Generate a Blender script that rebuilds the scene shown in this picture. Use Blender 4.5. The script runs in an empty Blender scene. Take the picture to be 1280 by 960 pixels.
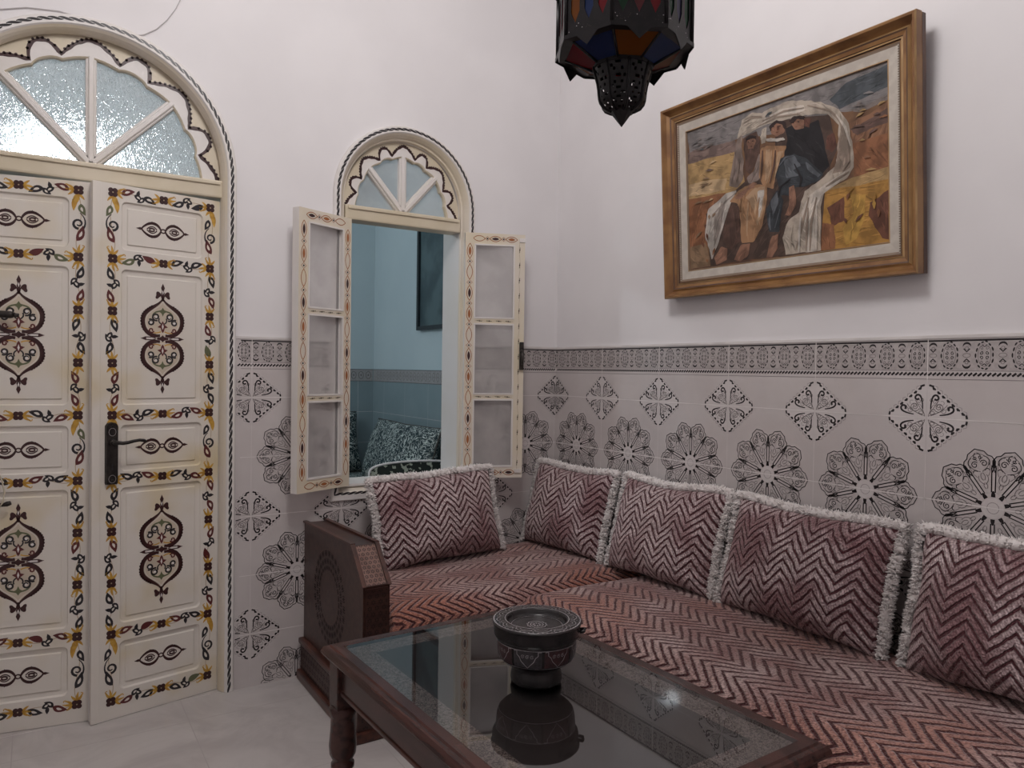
import bpy, bmesh, math, random
from math import sin, cos, pi, radians, sqrt, atan2, hypot
from mathutils import Vector, Matrix, noise
from mathutils.geometry import tessellate_polygon
random.seed(7)
COL = bpy.context.scene.collection

# ------------------------------------------------------------------ materials
MATS = {}
def mk(name):
    m = bpy.data.materials.new(name); m.use_nodes = True
    nt = m.node_tree; nt.nodes.clear()
    out = nt.nodes.new('ShaderNodeOutputMaterial')
    MATS[name] = m
    return m, nt, out
def N(nt, typ, **kw):
    n = nt.nodes.new(typ)
    for k, v in kw.items():
        if k.startswith('i_'):
            n.inputs[k[2:].replace('_', ' ')].default_value = v
        else: setattr(n, k, v)
    return n
def lk(nt, a, b): nt.links.new(a, b)
def c4(c): return (c[0], c[1], c[2], 1)
def math_n(nt, op, a, b=None, c=None, clamp=False):
    n = nt.nodes.new('ShaderNodeMath'); n.operation = op; n.use_clamp = clamp
    for i, x in enumerate((a, b, c)):
        if x is None: continue
        if isinstance(x, (int, float)): n.inputs[i].default_value = x
        else: nt.links.new(x, n.inputs[i])
    return n.outputs[0]
def mixc(nt, fac, a, b):
    n = nt.nodes.new('ShaderNodeMix'); n.data_type = 'RGBA'
    for s, x in ((0, fac), (6, a), (7, b)):
        if isinstance(x, (int, float)): n.inputs[s].default_value = x
        elif isinstance(x, tuple): n.inputs[s].default_value = c4(x)
        else: nt.links.new(x, n.inputs[s])
    return n.outputs[2]
def noise_f(nt, scale, detail=3, vec=None, rough=.5, dist=0):
    n = nt.nodes.new('ShaderNodeTexNoise'); n.inputs['Scale'].default_value = scale
    n.inputs['Detail'].default_value = detail; n.inputs['Roughness'].default_value = rough
    n.inputs['Distortion'].default_value = dist
    if vec is None:
        tc = nt.nodes.new('ShaderNodeTexCoord'); vec = tc.outputs['Object']
    nt.links.new(vec, n.inputs['Vector'])
    return n.outputs['Fac']
def ramp(nt, fac, lo, hi):
    n = nt.nodes.new('ShaderNodeMapRange'); n.inputs[1].default_value = lo; n.inputs[2].default_value = hi
    n.interpolation_type = 'SMOOTHSTEP'
    nt.links.new(fac, n.inputs[0]); return n.outputs[0]
def bump(nt, h, strength=.3, dist=.002):
    n = nt.nodes.new('ShaderNodeBump'); n.inputs['Strength'].default_value = strength
    n.inputs['Distance'].default_value = dist; nt.links.new(h, n.inputs['Height']); return n.outputs[0]
def mat(name, col, rough=.5, col2=None, scale=8, spec=.5, metal=0, bmp=0, bscale=60, lo=.35, hi=.65, coat=0, detail=3, sheen=0, stretch=None):
    m, nt, out = mk(name)
    p = N(nt, 'ShaderNodeBsdfPrincipled')
    p.inputs['Roughness'].default_value = rough; p.inputs['Metallic'].default_value = metal
    p.inputs['Specular IOR Level'].default_value = spec
    p.inputs['Coat Weight'].default_value = coat; p.inputs['Coat Roughness'].default_value = .08
    p.inputs['Sheen Weight'].default_value = sheen
    vec = None
    if stretch:
        tc = nt.nodes.new('ShaderNodeTexCoord'); mp = nt.nodes.new('ShaderNodeMapping')
        mp.inputs['Scale'].default_value = stretch; nt.links.new(tc.outputs['Object'], mp.inputs[0]); vec = mp.outputs[0]
    if col2 is None: col2 = tuple(c * .88 for c in col)
    f = ramp(nt, noise_f(nt, scale, detail, vec), lo, hi)
    lk(nt, mixc(nt, f, col, col2), p.inputs['Base Color'])
    if bmp:
        lk(nt, bump(nt, noise_f(nt, bscale, 4, vec), bmp), p.inputs['Normal'])
    lk(nt, p.outputs[0], out.inputs[0])
    return m
mat('plaster', (.80, .775, .782), .75, (.765, .74, .748), 3, .2, bmp=.12, bscale=40)
mat('plaster_blue_lit', (.66, .735, .755), .75, (.63, .705, .73), 3, .2)  # white plaster, the next room's cool light tinted into its colour
mat('ceiling', (.8, .78, .77), .8)
mat('tile', (.62, .575, .565), .045, (.585, .535, .525), 5, .5)
mat('tile_petal', (.585, .535, .525), .07, (.52, .475, .465), 110, .5)
mat('tile_pale', (.68, .635, .625), .06, (.65, .605, .595), 5, .5)
mat('tile_mid', (.50, .455, .445), .09, (.43, .39, .38), 90, .5)
mat('tile_far', (.33, .40, .42), .3, (.30, .37, .39), 5, .5)  # tile colour takes in the bluish light of the next room
mat('grout', (.76, .72, .70), .7)
mat('grout_soft', (.66, .61, .60), .5)
mat('ink_black', (.018, .014, .016), .35)
mat('ink_grey', (.20, .175, .175), .4)
mat('ink_soft', (.30, .265, .265), .4)
mat('cream_paint', (.715, .63, .485), .42, (.72, .655, .57), 4, .4, bmp=.05, bscale=25)
mat('cream_door', (.73, .68, .62), .42, (.66, .55, .35), 3.4, .4, bmp=.05, bscale=25, lo=.47, hi=.74)
mat('door_beige', (.62, .53, .42), .45)
mat('cream_white', (.755, .72, .70), .45, (.73, .69, .65), 5, .4)
mat('cream_yellow', (.62, .54, .40), .42, (.68, .60, .47), 6, .4)
mat('door_brown', (.045, .012, .012), .4)
mat('door_black', (.018, .014, .018), .4)
mat('door_maroon', (.11, .018, .018), .4)
mat('door_yellow', (.60, .35, .055), .45, (.48, .25, .035), 60)
mat('door_green', (.13, .14, .07), .45)
mat('door_tan', (.50, .38, .25), .45)
mat('door_orange', (.38, .13, .04), .45)
mat('iron', (.022, .019, .018), .42, (.05, .042, .038), 30, .5, metal=.6)
mat('wood_dark', (.062, .026, .019), .33, (.035, .013, .010), 9, .5, bmp=.1, bscale=30, stretch=(1, 6, 6))
mat('wood_red', (.095, .032, .021), .30, (.045, .016, .012), 9, .5, stretch=(6, 1, 6))
mat('wood_table', (.070, .026, .021), .26, (.032, .012, .010), 7, .5, stretch=(8, 1.2, 8))
mat('carve_lit', (.23, .125, .10), .4, (.17, .085, .065), 30)  # pinkish highlight on the slanted strip put into the wood colour
mat('carve_shade', (.012, .006, .006), .6)  # flat dark colour for the shade inside carved openings
mat('fringe_white', (.86, .81, .79), .9, (.75, .69, .67), 60, .1, sheen=.4)
mat('gold_wood', (.33, .175, .068), .34, (.20, .095, .04), 12, .5, metal=.25, bmp=.08, bscale=60)
mat('gold_light', (.44, .28, .13), .34, (.30, .18, .08), 14, .5, metal=.3)
mat('frame_dark', (.075, .038, .028), .4, (.12, .06, .035), 10)
mat('liner', (.55, .50, .44), .8, (.48, .43, .38), 40, .2)
mat('liner_bead', (.24, .17, .12), .5)
mat('lantern_black', (.006, .005, .006), .38, (.011, .009, .010), 60, .22)
mat('pot_black', (.016, .014, .015), .25, (.028, .023, .024), 30, .5)
mat('pot_red', (.06, .022, .024), .35, (.035, .015, .018), 120)
mat('pot_dark', (.03, .026, .028), .35, (.05, .045, .05), 150)
mat('pot_silver', (.62, .58, .60), .35, (.38, .35, .36), 80, metal=.4)
mat('inlay_dark', (.034, .021, .020), .55, (.04, .032, .033), 3)
mat('pillow_back', (.10, .09, .08), .8)
mat('far_frame', (.03, .035, .04), .5)
mat('far_picture', (.06, .09, .10), .5, (.12, .17, .18), 6)
mat('cable_grey', (.56, .53, .53), .6)
mat('string_cream', (.55, .48, .36), .8)

def mat_floor():
    m, nt, out = mk('floor_marble')
    p = N(nt, 'ShaderNodeBsdfPrincipled'); p.inputs['Roughness'].default_value = .2
    tc = nt.nodes.new('ShaderNodeTexCoord')
    mp = nt.nodes.new('ShaderNodeMapping'); mp.inputs['Rotation'].default_value = (0, 0, radians(0)); mp.inputs['Location'].default_value = (.13, .17, 0)
    lk(nt, tc.outputs['Object'], mp.inputs[0])
    f = ramp(nt, noise_f(nt, 3.2, 6, mp.outputs[0], .6, 1.2), .38, .68)
    base = mixc(nt, f, (.56, .525, .51), (.47, .43, .42))
    b = nt.nodes.new('ShaderNodeTexBrick'); b.offset = 0
    for k, v in (('Scale', 1), ('Mortar Size', .0016), ('Brick Width', .45), ('Row Height', .45), ('Mortar Smooth', .3)): b.inputs[k].default_value = v
    lk(nt, mp.outputs[0], b.inputs['Vector'])
    lk(nt, mixc(nt, b.outputs['Fac'], base, (.455, .418, .408)), p.inputs['Base Color'])
    lk(nt, p.outputs[0], out.inputs[0])
mat_floor()

def chevron(name, light, light2, dark, ucoord, vcoord, P, slope, S, warm=None, seed=0.):
    m, nt, out = mk(name)
    p = N(nt, 'ShaderNodeBsdfPrincipled'); p.inputs['Roughness'].default_value = .62
    p.inputs['Specular IOR Level'].default_value = .35
    p.inputs['Sheen Weight'].default_value = .55; p.inputs['Sheen Roughness'].default_value = .35
    p.inputs['Sheen Tint'].default_value = (.9, .7, .68, 1)
    tc = nt.nodes.new('ShaderNodeTexCoord'); sx = nt.nodes.new('ShaderNodeSeparateXYZ')
    mp = nt.nodes.new('ShaderNodeMapping'); mp.inputs['Location'].default_value = (seed, seed * .7, seed * .3)
    lk(nt, tc.outputs['Object'], mp.inputs[0]); vec = mp.outputs[0]
    lk(nt, tc.outputs['Object'], sx.inputs[0])
    def co(e):
        r = None
        for ax, w in e:
            t = math_n(nt, 'MULTIPLY', sx.outputs['XYZ'.index(ax)], w)
            r = t if r is None else math_n(nt, 'ADD', r, t)
        return r
    w1 = math_n(nt, 'MULTIPLY', math_n(nt, 'SUBTRACT', noise_f(nt, 5, 2, vec), .5), .045)
    w2 = math_n(nt, 'MULTIPLY', math_n(nt, 'SUBTRACT', noise_f(nt, 90, 3, vec), .5), .010)
    u = math_n(nt, 'ADD', co(ucoord), w1); v = math_n(nt, 'ADD', co(vcoord), w2)
    tri = math_n(nt, 'MULTIPLY', math_n(nt, 'PINGPONG', u, P / 2), slope)
    ph = math_n(nt, 'FRACT', math_n(nt, 'DIVIDE', math_n(nt, 'ADD', math_n(nt, 'ADD', v, tri), 10.), S))
    d = math_n(nt, 'ABSOLUTE', math_n(nt, 'SUBTRACT', ph, .5))        # 0 centre of rib, .5 in groove
    groove = ramp(nt, d, .25, .41)
    # fine slanted yarn ribs
    fr = math_n(nt, 'FRACT', math_n(nt, 'DIVIDE', math_n(nt, 'ADD', u, math_n(nt, 'MULTIPLY', v, .6)), .0072))
    yarn = math_n(nt, 'ABSOLUTE', math_n(nt, 'SUBTRACT', fr, .5))
    big = ramp(nt, noise_f(nt, 6, 3, vec), .40, .66)
    fine = ramp(nt, noise_f(nt, 170, 2, vec), .35, .7)
    lc = mixc(nt, big, light, light2)  # velvet sheen highlights put into the colour as pale and dark patches
    if warm: lc = mixc(nt, math_n(nt, 'MULTIPLY', ramp(nt, noise_f(nt, 3.1, 3, vec), .42, .66), .8), lc, warm)
    lc = mixc(nt, math_n(nt, 'MULTIPLY', fine, .55), lc, dark)
    lc = mixc(nt, math_n(nt, 'MULTIPLY', math_n(nt, 'MULTIPLY', yarn, 2), .48), lc, dark)
    lk(nt, mixc(nt, groove, lc, dark), p.inputs['Base Color'])
    h = math_n(nt, 'ADD', math_n(nt, 'MULTIPLY', math_n(nt, 'SUBTRACT', 1., groove), 1.), math_n(nt, 'MULTIPLY', fine, -.25))
    lk(nt, bump(nt, h, 1.0, .009), p.inputs['Normal'])
    lk(nt, p.outputs[0], out.inputs[0])
for k in range(5):
    chevron('chevron_cushion_%d' % k, (.90, .74, .745), (.40, .235, .245), (.075, .015, .021), [('X', 1)], [('Z', 1)], .094, 1.12, .0270, None, k * 3.3)
chevron('chevron_seat_back', (.84, .62, .58), (.50, .26, .23), (.075, .015, .016), [('Y', 1), ('Z', 1)], [('X', 1)], .132, 1.1, .0325, (.62, .24, .15), 2.)
chevron('chevron_seat_side', (.90, .70, .67), (.54, .32, .295), (.075, .015, .017), [('X', 1), ('Z', 1)], [('Y', 1)], .142, 1.1, .0345, (.62, .28, .20), 6.)

def mat_floral():
    m, nt, out = mk('floral_teal')
    p = N(nt, 'ShaderNodeBsdfPrincipled'); p.inputs['Roughness'].default_value = .8
    f = noise_f(nt, 25, 2, None, .5, 2.2)
    d = math_n(nt, 'ABSOLUTE', math_n(nt, 'SUBTRACT', f, .5))
    lk(nt, mixc(nt, ramp(nt, d, .018, .05), (.62, .66, .62), (.025, .045, .05)), p.inputs['Base Color'])
    lk(nt, p.outputs[0], out.inputs[0])
mat_floral()
mat('floral_dark', (.02, .026, .022), .7, (.42, .44, .36), 42, .3, lo=.56, hi=.60, detail=2)
mat('speckle_grey', (.30, .30, .27), .8, (.12, .12, .11), 150)

def mat_frost(name, rough, tcol, tw, bs, bstr, dcol=(.7, .7, .7), ior=1.2):
    """textured sheet glass: rough refraction + translucent scattering + a glossy skin"""
    m, nt, out = mk(name)
    r = N(nt, 'ShaderNodeBsdfRefraction'); r.inputs['Roughness'].default_value = rough; r.inputs['IOR'].default_value = ior
    r.inputs['Color'].default_value = c4(tcol)
    t = N(nt, 'ShaderNodeBsdfTranslucent'); t.inputs['Color'].default_value = c4(dcol)
    df = N(nt, 'ShaderNodeBsdfDiffuse'); df.inputs['Color'].default_value = c4(dcol)
    g = N(nt, 'ShaderNodeBsdfGlossy'); g.inputs['Roughness'].default_value = .18
    m1 = N(nt, 'ShaderNodeMixShader'); m1.inputs[0].default_value = tw
    m0 = N(nt, 'ShaderNodeMixShader'); m0.inputs[0].default_value = .45
    lk(nt, t.outputs[0], m0.inputs[1]); lk(nt, df.outputs[0], m0.inputs[2])
    lk(nt, r.outputs[0], m1.inputs[1]); lk(nt, m0.outputs[0], m1.inputs[2])
    m2 = N(nt, 'ShaderNodeMixShader'); m2.inputs[0].default_value = .07
    lk(nt, m1.outputs[0], m2.inputs[1]); lk(nt, g.outputs[0], m2.inputs[2])
    tc = nt.nodes.new('ShaderNodeTexCoord')
    if bstr:
        v = nt.nodes.new('ShaderNodeTexNoise'); v.inputs['Scale'].default_value = bs; v.inputs['Detail'].default_value = 2; v.inputs['Distortion'].default_value = 2.5
        mp = nt.nodes.new('ShaderNodeMapping'); mp.inputs['Rotation'].default_value = (0, .6, 0); mp.inputs['Scale'].default_value = (1, 1, .55)
        lk(nt, tc.outputs['Object'], mp.inputs[0]); lk(nt, mp.outputs[0], v.inputs[0])
        b = bump(nt, v.outputs['Fac'], bstr, .004)
        for s in (r, g, t): lk(nt, b, s.inputs['Normal'])
    lk(nt, m2.outputs[0], out.inputs[0])
mat_frost('glass_textured', .34, (.97, .96, .95), .38, 120, 1.0, (.86, .83, .81), 1.35)
def mat_frosted():
    m, nt, out = mk('glass_frosted')
    tr = N(nt, 'ShaderNodeBsdfTransparent'); tr.inputs['Color'].default_value = (.93, .93, .93, 1)
    t = N(nt, 'ShaderNodeBsdfTranslucent'); df = N(nt, 'ShaderNodeBsdfDiffuse')
    f = mixc(nt, ramp(nt, noise_f(nt, 9, 4), .35, .7), (.90, .88, .87), (.74, .725, .715))
    lk(nt, f, t.inputs['Color']); lk(nt, f, df.inputs['Color'])
    g = N(nt, 'ShaderNodeBsdfGlossy'); g.inputs['Roughness'].default_value = .25
    a_ = N(nt, 'ShaderNodeMixShader'); a_.inputs[0].default_value = .5; lk(nt, t.outputs[0], a_.inputs[1]); lk(nt, df.outputs[0], a_.inputs[2])
    b_ = N(nt, 'ShaderNodeMixShader'); b_.inputs[0].default_value = .48; lk(nt, tr.outputs[0], b_.inputs[1]); lk(nt, a_.outputs[0], b_.inputs[2])
    c_ = N(nt, 'ShaderNodeMixShader'); c_.inputs[0].default_value = .05; lk(nt, b_.outputs[0], c_.inputs[1]); lk(nt, g.outputs[0], c_.inputs[2])
    lk(nt, c_.outputs[0], out.inputs[0])
mat_frosted()

def mat_tableglass():
    m, nt, out = mk('table_glass')
    t = N(nt, 'ShaderNodeBsdfTransparent'); t.inputs['Color'].default_value = (.93, .95, .94, 1)
    g = N(nt, 'ShaderNodeBsdfGlossy'); g.inputs['Roughness'].default_value = .012
    f = N(nt, 'ShaderNodeFresnel'); f.inputs['IOR'].default_value = 2.45
    mx = N(nt, 'ShaderNodeMixShader'); lk(nt, f.outputs[0], mx.inputs[0])
    lk(nt, t.outputs[0], mx.inputs[1]); lk(nt, g.outputs[0], mx.inputs[2]); lk(nt, mx.outputs[0], out.inputs[0])
mat_tableglass()
def mat_inlay():
    m, nt, out = mk('inlay_lace')
    p = N(nt, 'ShaderNodeBsdfPrincipled'); p.inputs['Roughness'].default_value = .6
    tc = nt.nodes.new('ShaderNodeTexCoord')
    f = noise_f(nt, 130, 2, tc.outputs['Object'], .5, 1.5)
    d = math_n(nt, 'ABSOLUTE', math_n(nt, 'SUBTRACT', f, .5))
    lk(nt, mixc(nt, ramp(nt, d, .03, .09), (.30, .23, .21), (.075, .046, .042)), p.inputs['Base Color'])
    lk(nt, p.outputs[0], out.inputs[0])
mat_inlay()
def mat_stained(name, col):
    m, nt, out = mk(name)
    t = N(nt, 'ShaderNodeBsdfTranslucent'); t.inputs['Color'].default_value = c4(col)
    p = N(nt, 'ShaderNodeBsdfPrincipled'); p.inputs['Roughness'].default_value = .2
    f = noise_f(nt, 30, 2)
    lk(nt, mixc(nt, f, tuple(c * .6 for c in col), tuple(c * .35 for c in col)), p.inputs['Base Color'])
    mx = N(nt, 'ShaderNodeMixShader'); mx.inputs[0].default_value = .62
    lk(nt, p.outputs[0], mx.inputs[1]); lk(nt, t.outputs[0], mx.inputs[2]); lk(nt, mx.outputs[0], out.inputs[0])
for n_, c_ in dict(red=(.50, .03, .045), blue=(.05, .10, .32), amber=(.50, .16, .02), green=(.03, .13, .06), violet=(.13, .11, .26), rose=(.36, .09, .10)).items():
    mat_stained('glass_' + n_, c_)
def mat_emit(name, col, s):
    m, nt, out = mk(name)
    e = N(nt, 'ShaderNodeEmission'); e.inputs['Color'].default_value = c4(col); e.inputs['Strength'].default_value = s
    lk(nt, e.outputs[0], out.inputs[0])
mat_emit('bulb_glow', (.86, .95, 1.), 60)
ARTC = dict(sky=(.21,.19,.185), skyd=(.075,.085,.095), skyl=(.20,.165,.15), hill=(.21,.145,.125), sand=(.42,.27,.12), sandl=(.50,.35,.20), sandd=(.27,.17,.10),
 rust=(.27,.115,.055), rustd=(.16,.065,.04), rock=(.25,.125,.07), rockd=(.13,.075,.06), gold=(.42,.22,.055), yel=(.52,.30,.07), dark=(.085,.052,.04),
 cream=(.46,.39,.32), creaml=(.60,.53,.46), creamd=(.31,.24,.19), shawl=(.24,.18,.15), shawll=(.25,.19,.165), brown=(.11,.06,.045), skin=(.28,.145,.095),
 skind=(.12,.05,.035), hair=(.035,.02,.018), ochre=(.36,.20,.105), ochrel=(.43,.28,.17), black=(.018,.016,.018), slate=(.04,.045,.052), slatel=(.12,.13,.145), white=(.52,.47,.42), whited=(.30,.25,.22))
for k, c in ARTC.items():
    mat('art_' + k, c, .5, tuple(x * .6 for x in c), 26, .35, bmp=.1, bscale=90, lo=.4, hi=.62, detail=5)
    mat('art_' + k + '_hi', tuple(x * 1.30 + .01 for x in c), .5, c, 26, .35)
    mat('art_' + k + '_lo', tuple(x * .66 for x in c), .5, tuple(x * .45 for x in c), 26, .35)
mat('art_ground', (.19, .10, .05), .5, (.10, .05, .03), 14, .35, bmp=.1, bscale=90)

# ------------------------------------------------------------------ mesh builder
class MB:
    def __init__(s): s.v = []; s.f = []; s.m = []; s.sm = []; s.mats = []; s.z = 0
    def mi(s, name):
        if name not in s.mats: s.mats.append(name)
        return s.mats.index(name)
    def add(s, vs, fs, m, smooth=False):
        b = len(s.v); k = s.mi(m); s.v += [tuple(p) for p in vs]
        for f in fs: s.f.append(tuple(b + i for i in f)); s.m.append(k); s.sm.append(smooth)
    def box(s, a, b, m):
        x0, y0, z0 = [min(p, q) for p, q in zip(a, b)]; x1, y1, z1 = [max(p, q) for p, q in zip(a, b)]
        s.add([(x0,y0,z0),(x1,y0,z0),(x1,y1,z0),(x0,y1,z0),(x0,y0,z1),(x1,y0,z1),(x1,y1,z1),(x0,y1,z1)],
              [(0,3,2,1),(4,5,6,7),(0,1,5,4),(1,2,6,5),(2,3,7,6),(3,0,4,7)], m)
    def bbox(s, a, b, m, r=.004):
        """box with chamfered edges"""
        bm = bmesh.new(); bmesh.ops.create_cube(bm, size=1)
        for v in bm.verts:
            v.co = Vector([(p + q) / 2 + (q - p) * c for p, q, c in zip([min(i, j) for i, j in zip(a, b)], [max(i, j) for i, j in zip(a, b)], v.co)])
        bmesh.ops.bevel(bm, geom=bm.edges[:], offset=r, segments=2, affect='EDGES', profile=.6)
        bm.verts.ensure_lookup_table(); bm.verts.index_update()
        s.add([v.co[:] for v in bm.verts], [[v.index for v in f.verts] for f in bm.faces], m, False); bm.free()
    def lathe(s, prof, m, n=32, c=(0, 0, 0), smooth=True, ph=0, skip=None, cap=False):
        vs = []; fs = []
        for r, z in prof:
            for i in range(n):
                a = 2 * pi * i / n + ph; vs.append((c[0] + r * cos(a), c[1] + r * sin(a), c[2] + z))
        for j in range(len(prof) - 1):
            for i in range(n):
                if skip and skip(j, i): continue
                fs.append((j*n+i, j*n+(i+1) % n, (j+1)*n+(i+1) % n, (j+1)*n+i))
        if cap:
            fs.append(tuple(range(n))[::-1]); fs.append(tuple((len(prof)-1)*n+i for i in range(n)))
        s.add(vs, fs, m, smooth)
    def tube(s, pts, r, m, n=8, smooth=True, cap=True):
        pts = [Vector(p) for p in pts]; vs = []; fs = []; L = len(pts)
        up = Vector((0, 0, 1))
        for i, p in enumerate(pts):
            t = (pts[min(i+1, L-1)] - pts[max(i-1, 0)]).normalized()
            a = t.cross(up)
            if a.length < .05: a = t.cross(Vector((0, 1, 0)))
            a.normalize(); b = t.cross(a)
            rr = r[i] if isinstance(r, (list, tuple)) else r
            for k in range(n):
                q = p + a * rr * cos(2*pi*k/n) + b * rr * sin(2*pi*k/n); vs.append(q[:])
        for i in range(L - 1):
            for k in range(n): fs.append((i*n+k, i*n+(k+1) % n, (i+1)*n+(k+1) % n, (i+1)*n+k))
        if cap: fs.append(tuple(range(n))[::-1]); fs.append(tuple((L-1)*n+k for k in range(n)))
        s.add(vs, fs, m, smooth)
    def sweep(s, rings, m, closed=False, smooth=False, mlist=None):
        n = len(rings[0]); vs = [p for r in rings for p in r]; R = len(rings)
        for i in range(R if closed else R - 1):
            pass
        for k in range(n - 1):
            fs = [(i*n+k, ((i+1) % R)*n+k, ((i+1) % R)*n+k+1, i*n+k+1) for i in range(R if closed else R - 1)]
            s.add(vs, fs, mlist[k] if mlist else m, smooth)
    def build(s, name, parent=None, loc=(0, 0, 0), rot=(0, 0, 0), recalc=True):
        me = bpy.data.meshes.new(name); me.from_pydata(s.v, [], s.f)
        for n_ in s.mats: me.materials.append(MATS[n_])
        me.polygons.foreach_set('material_index', s.m); me.polygons.foreach_set('use_smooth', s.sm)
        bm = bmesh.new(); bm.from_mesh(me)
        loose = [v for v in bm.verts if not v.link_faces]
        if loose: bmesh.ops.delete(bm, geom=loose, context='VERTS')
        if recalc: bmesh.ops.recalc_face_normals(bm, faces=bm.faces[:])
        bm.to_mesh(me); bm.free(); me.update()
        o = bpy.data.objects.new(name, me); COL.objects.link(o)
        o.location = loc; o.rotation_euler = rot
        if parent: o.parent = parent
        return o
def tag(o, label=None, cat=None, group=None, kind=None):
    if label: o['label'] = label
    if cat: o['category'] = cat
    if group: o['group'] = group
    if kind: o['kind'] = kind
    return o
def thing(name, label, cat, loc=(0, 0, 0), rot=(0, 0, 0), group=None, kind=None):
    o = bpy.data.objects.new(name, None); COL.objects.link(o); o.location = loc; o.rotation_euler = rot
    o.empty_display_size = .05
    return tag(o, label, cat, group, kind)

# ------------------------------------------------------------------ painted line work laid on a surface
class Ink:
    """flat paint on a surface; f(u, v, h) -> 3D point, h = height over the surface"""
    def __init__(s, mb, f, keep=None, h0=.0003, dh=.00012):
        s.mb = mb; s.f = f; s.keep = keep; s.h0 = h0; s.dh = dh; s.T = [(1, 0, 0, 0, 1, 0)]
    def push(s, x=0, y=0, rot=0, sx=1, sy=None):
        sy = sx if sy is None else sy; a, b, c, d, e, g = s.T[-1]; co, si = cos(rot), sin(rot)
        m = (co*sx, -si*sy, x, si*sx, co*sy, y)
        s.T.append((a*m[0]+b*m[3], a*m[1]+b*m[4], a*m[2]+b*m[5]+c, d*m[0]+e*m[3], d*m[1]+e*m[4], d*m[2]+e*m[5]+g))
    def pop(s): s.T.pop()
    def tp(s, p): a, b, c, d, e, g = s.T[-1]; return (a*p[0]+b*p[1]+c, d*p[0]+e*p[1]+g)
    def poly(s, pts, m, lay=0):
        q = [s.tp(p) for p in pts]
        if s.keep:
            for p in q:
                if not s.keep(*p): return
        s.raw(q, m, lay)
    def raw(s, q, m, lay):
        h = s.h0 + s.dh * lay
        tri = tessellate_polygon([[Vector((p[0], p[1], 0)) for p in q]])
        s.mb.add([s.f(p[0], p[1], h) for p in q], tri, m)
    def stroke(s, pts, w, m, lay=1, closed=False):
        if closed: pts = list(pts) + [pts[0]]
        n = len(pts); L = []; R = []
        for i, p in enumerate(pts):
            if closed and i in (0, n-1): a, b = pts[n-2], pts[1]
            else: a, b = pts[max(i-1, 0)], pts[min(i+1, n-1)]
            dx, dy = b[0]-a[0], b[1]-a[1]; l = hypot(dx, dy) or 1
            ww = (w[i] if isinstance(w, (list, tuple)) else (w(i/(n-1)) if callable(w) else w)) / 2
            L.append((p[0]-dy/l*ww, p[1]+dx/l*ww)); R.append((p[0]+dy/l*ww, p[1]-dx/l*ww))
        h = s.h0 + s.dh * lay
        for i in range(n-1):
            q = [s.tp(x) for x in (L[i], L[i+1], R[i+1], R[i])]
            if s.keep and not all(s.keep(*x) for x in q): continue
            s.mb.add([s.f(x[0], x[1], h) for x in q], [(0, 1, 2, 3)], m)
    def disc(s, x, y, r, m, lay=1, n=10, ry=None):
        ry = ry or r
        s.poly([(x+r*cos(2*pi*i/n), y+ry*sin(2*pi*i/n)) for i in range(n)], m, lay)
def arcp(cx, cy, r, a0, a1, n=12, ry=None):
    ry = ry or r
    return [(cx+r*cos(radians(a0+(a1-a0)*i/n)), cy+ry*sin(radians(a0+(a1-a0)*i/n))) for i in range(n+1)]
def bez(p0, p1, p2, p3, n=10):
    o = []
    for i in range(n+1):
        t = i/n; a, b, c, d = (1-t)**3, 3*t*(1-t)**2, 3*t*t*(1-t), t**3
        o.append((a*p0[0]+b*p1[0]+c*p2[0]+d*p3[0], a*p0[1]+b*p1[1]+c*p2[1]+d*p3[1]))
    return o
def spiral(cx, cy, r, a0, turns, n=18, end=.25):
    return [(cx+r*(1-(1-end)*i/n)*cos(radians(a0)+2*pi*turns*i/n), cy+r*(1-(1-end)*i/n)*sin(radians(a0)+2*pi*turns*i/n)) for i in range(n+1)]
def taper(w, e=.25): return lambda t: w*(e+(1-e)*sin(pi*min(max(t, 0), 1)))

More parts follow.
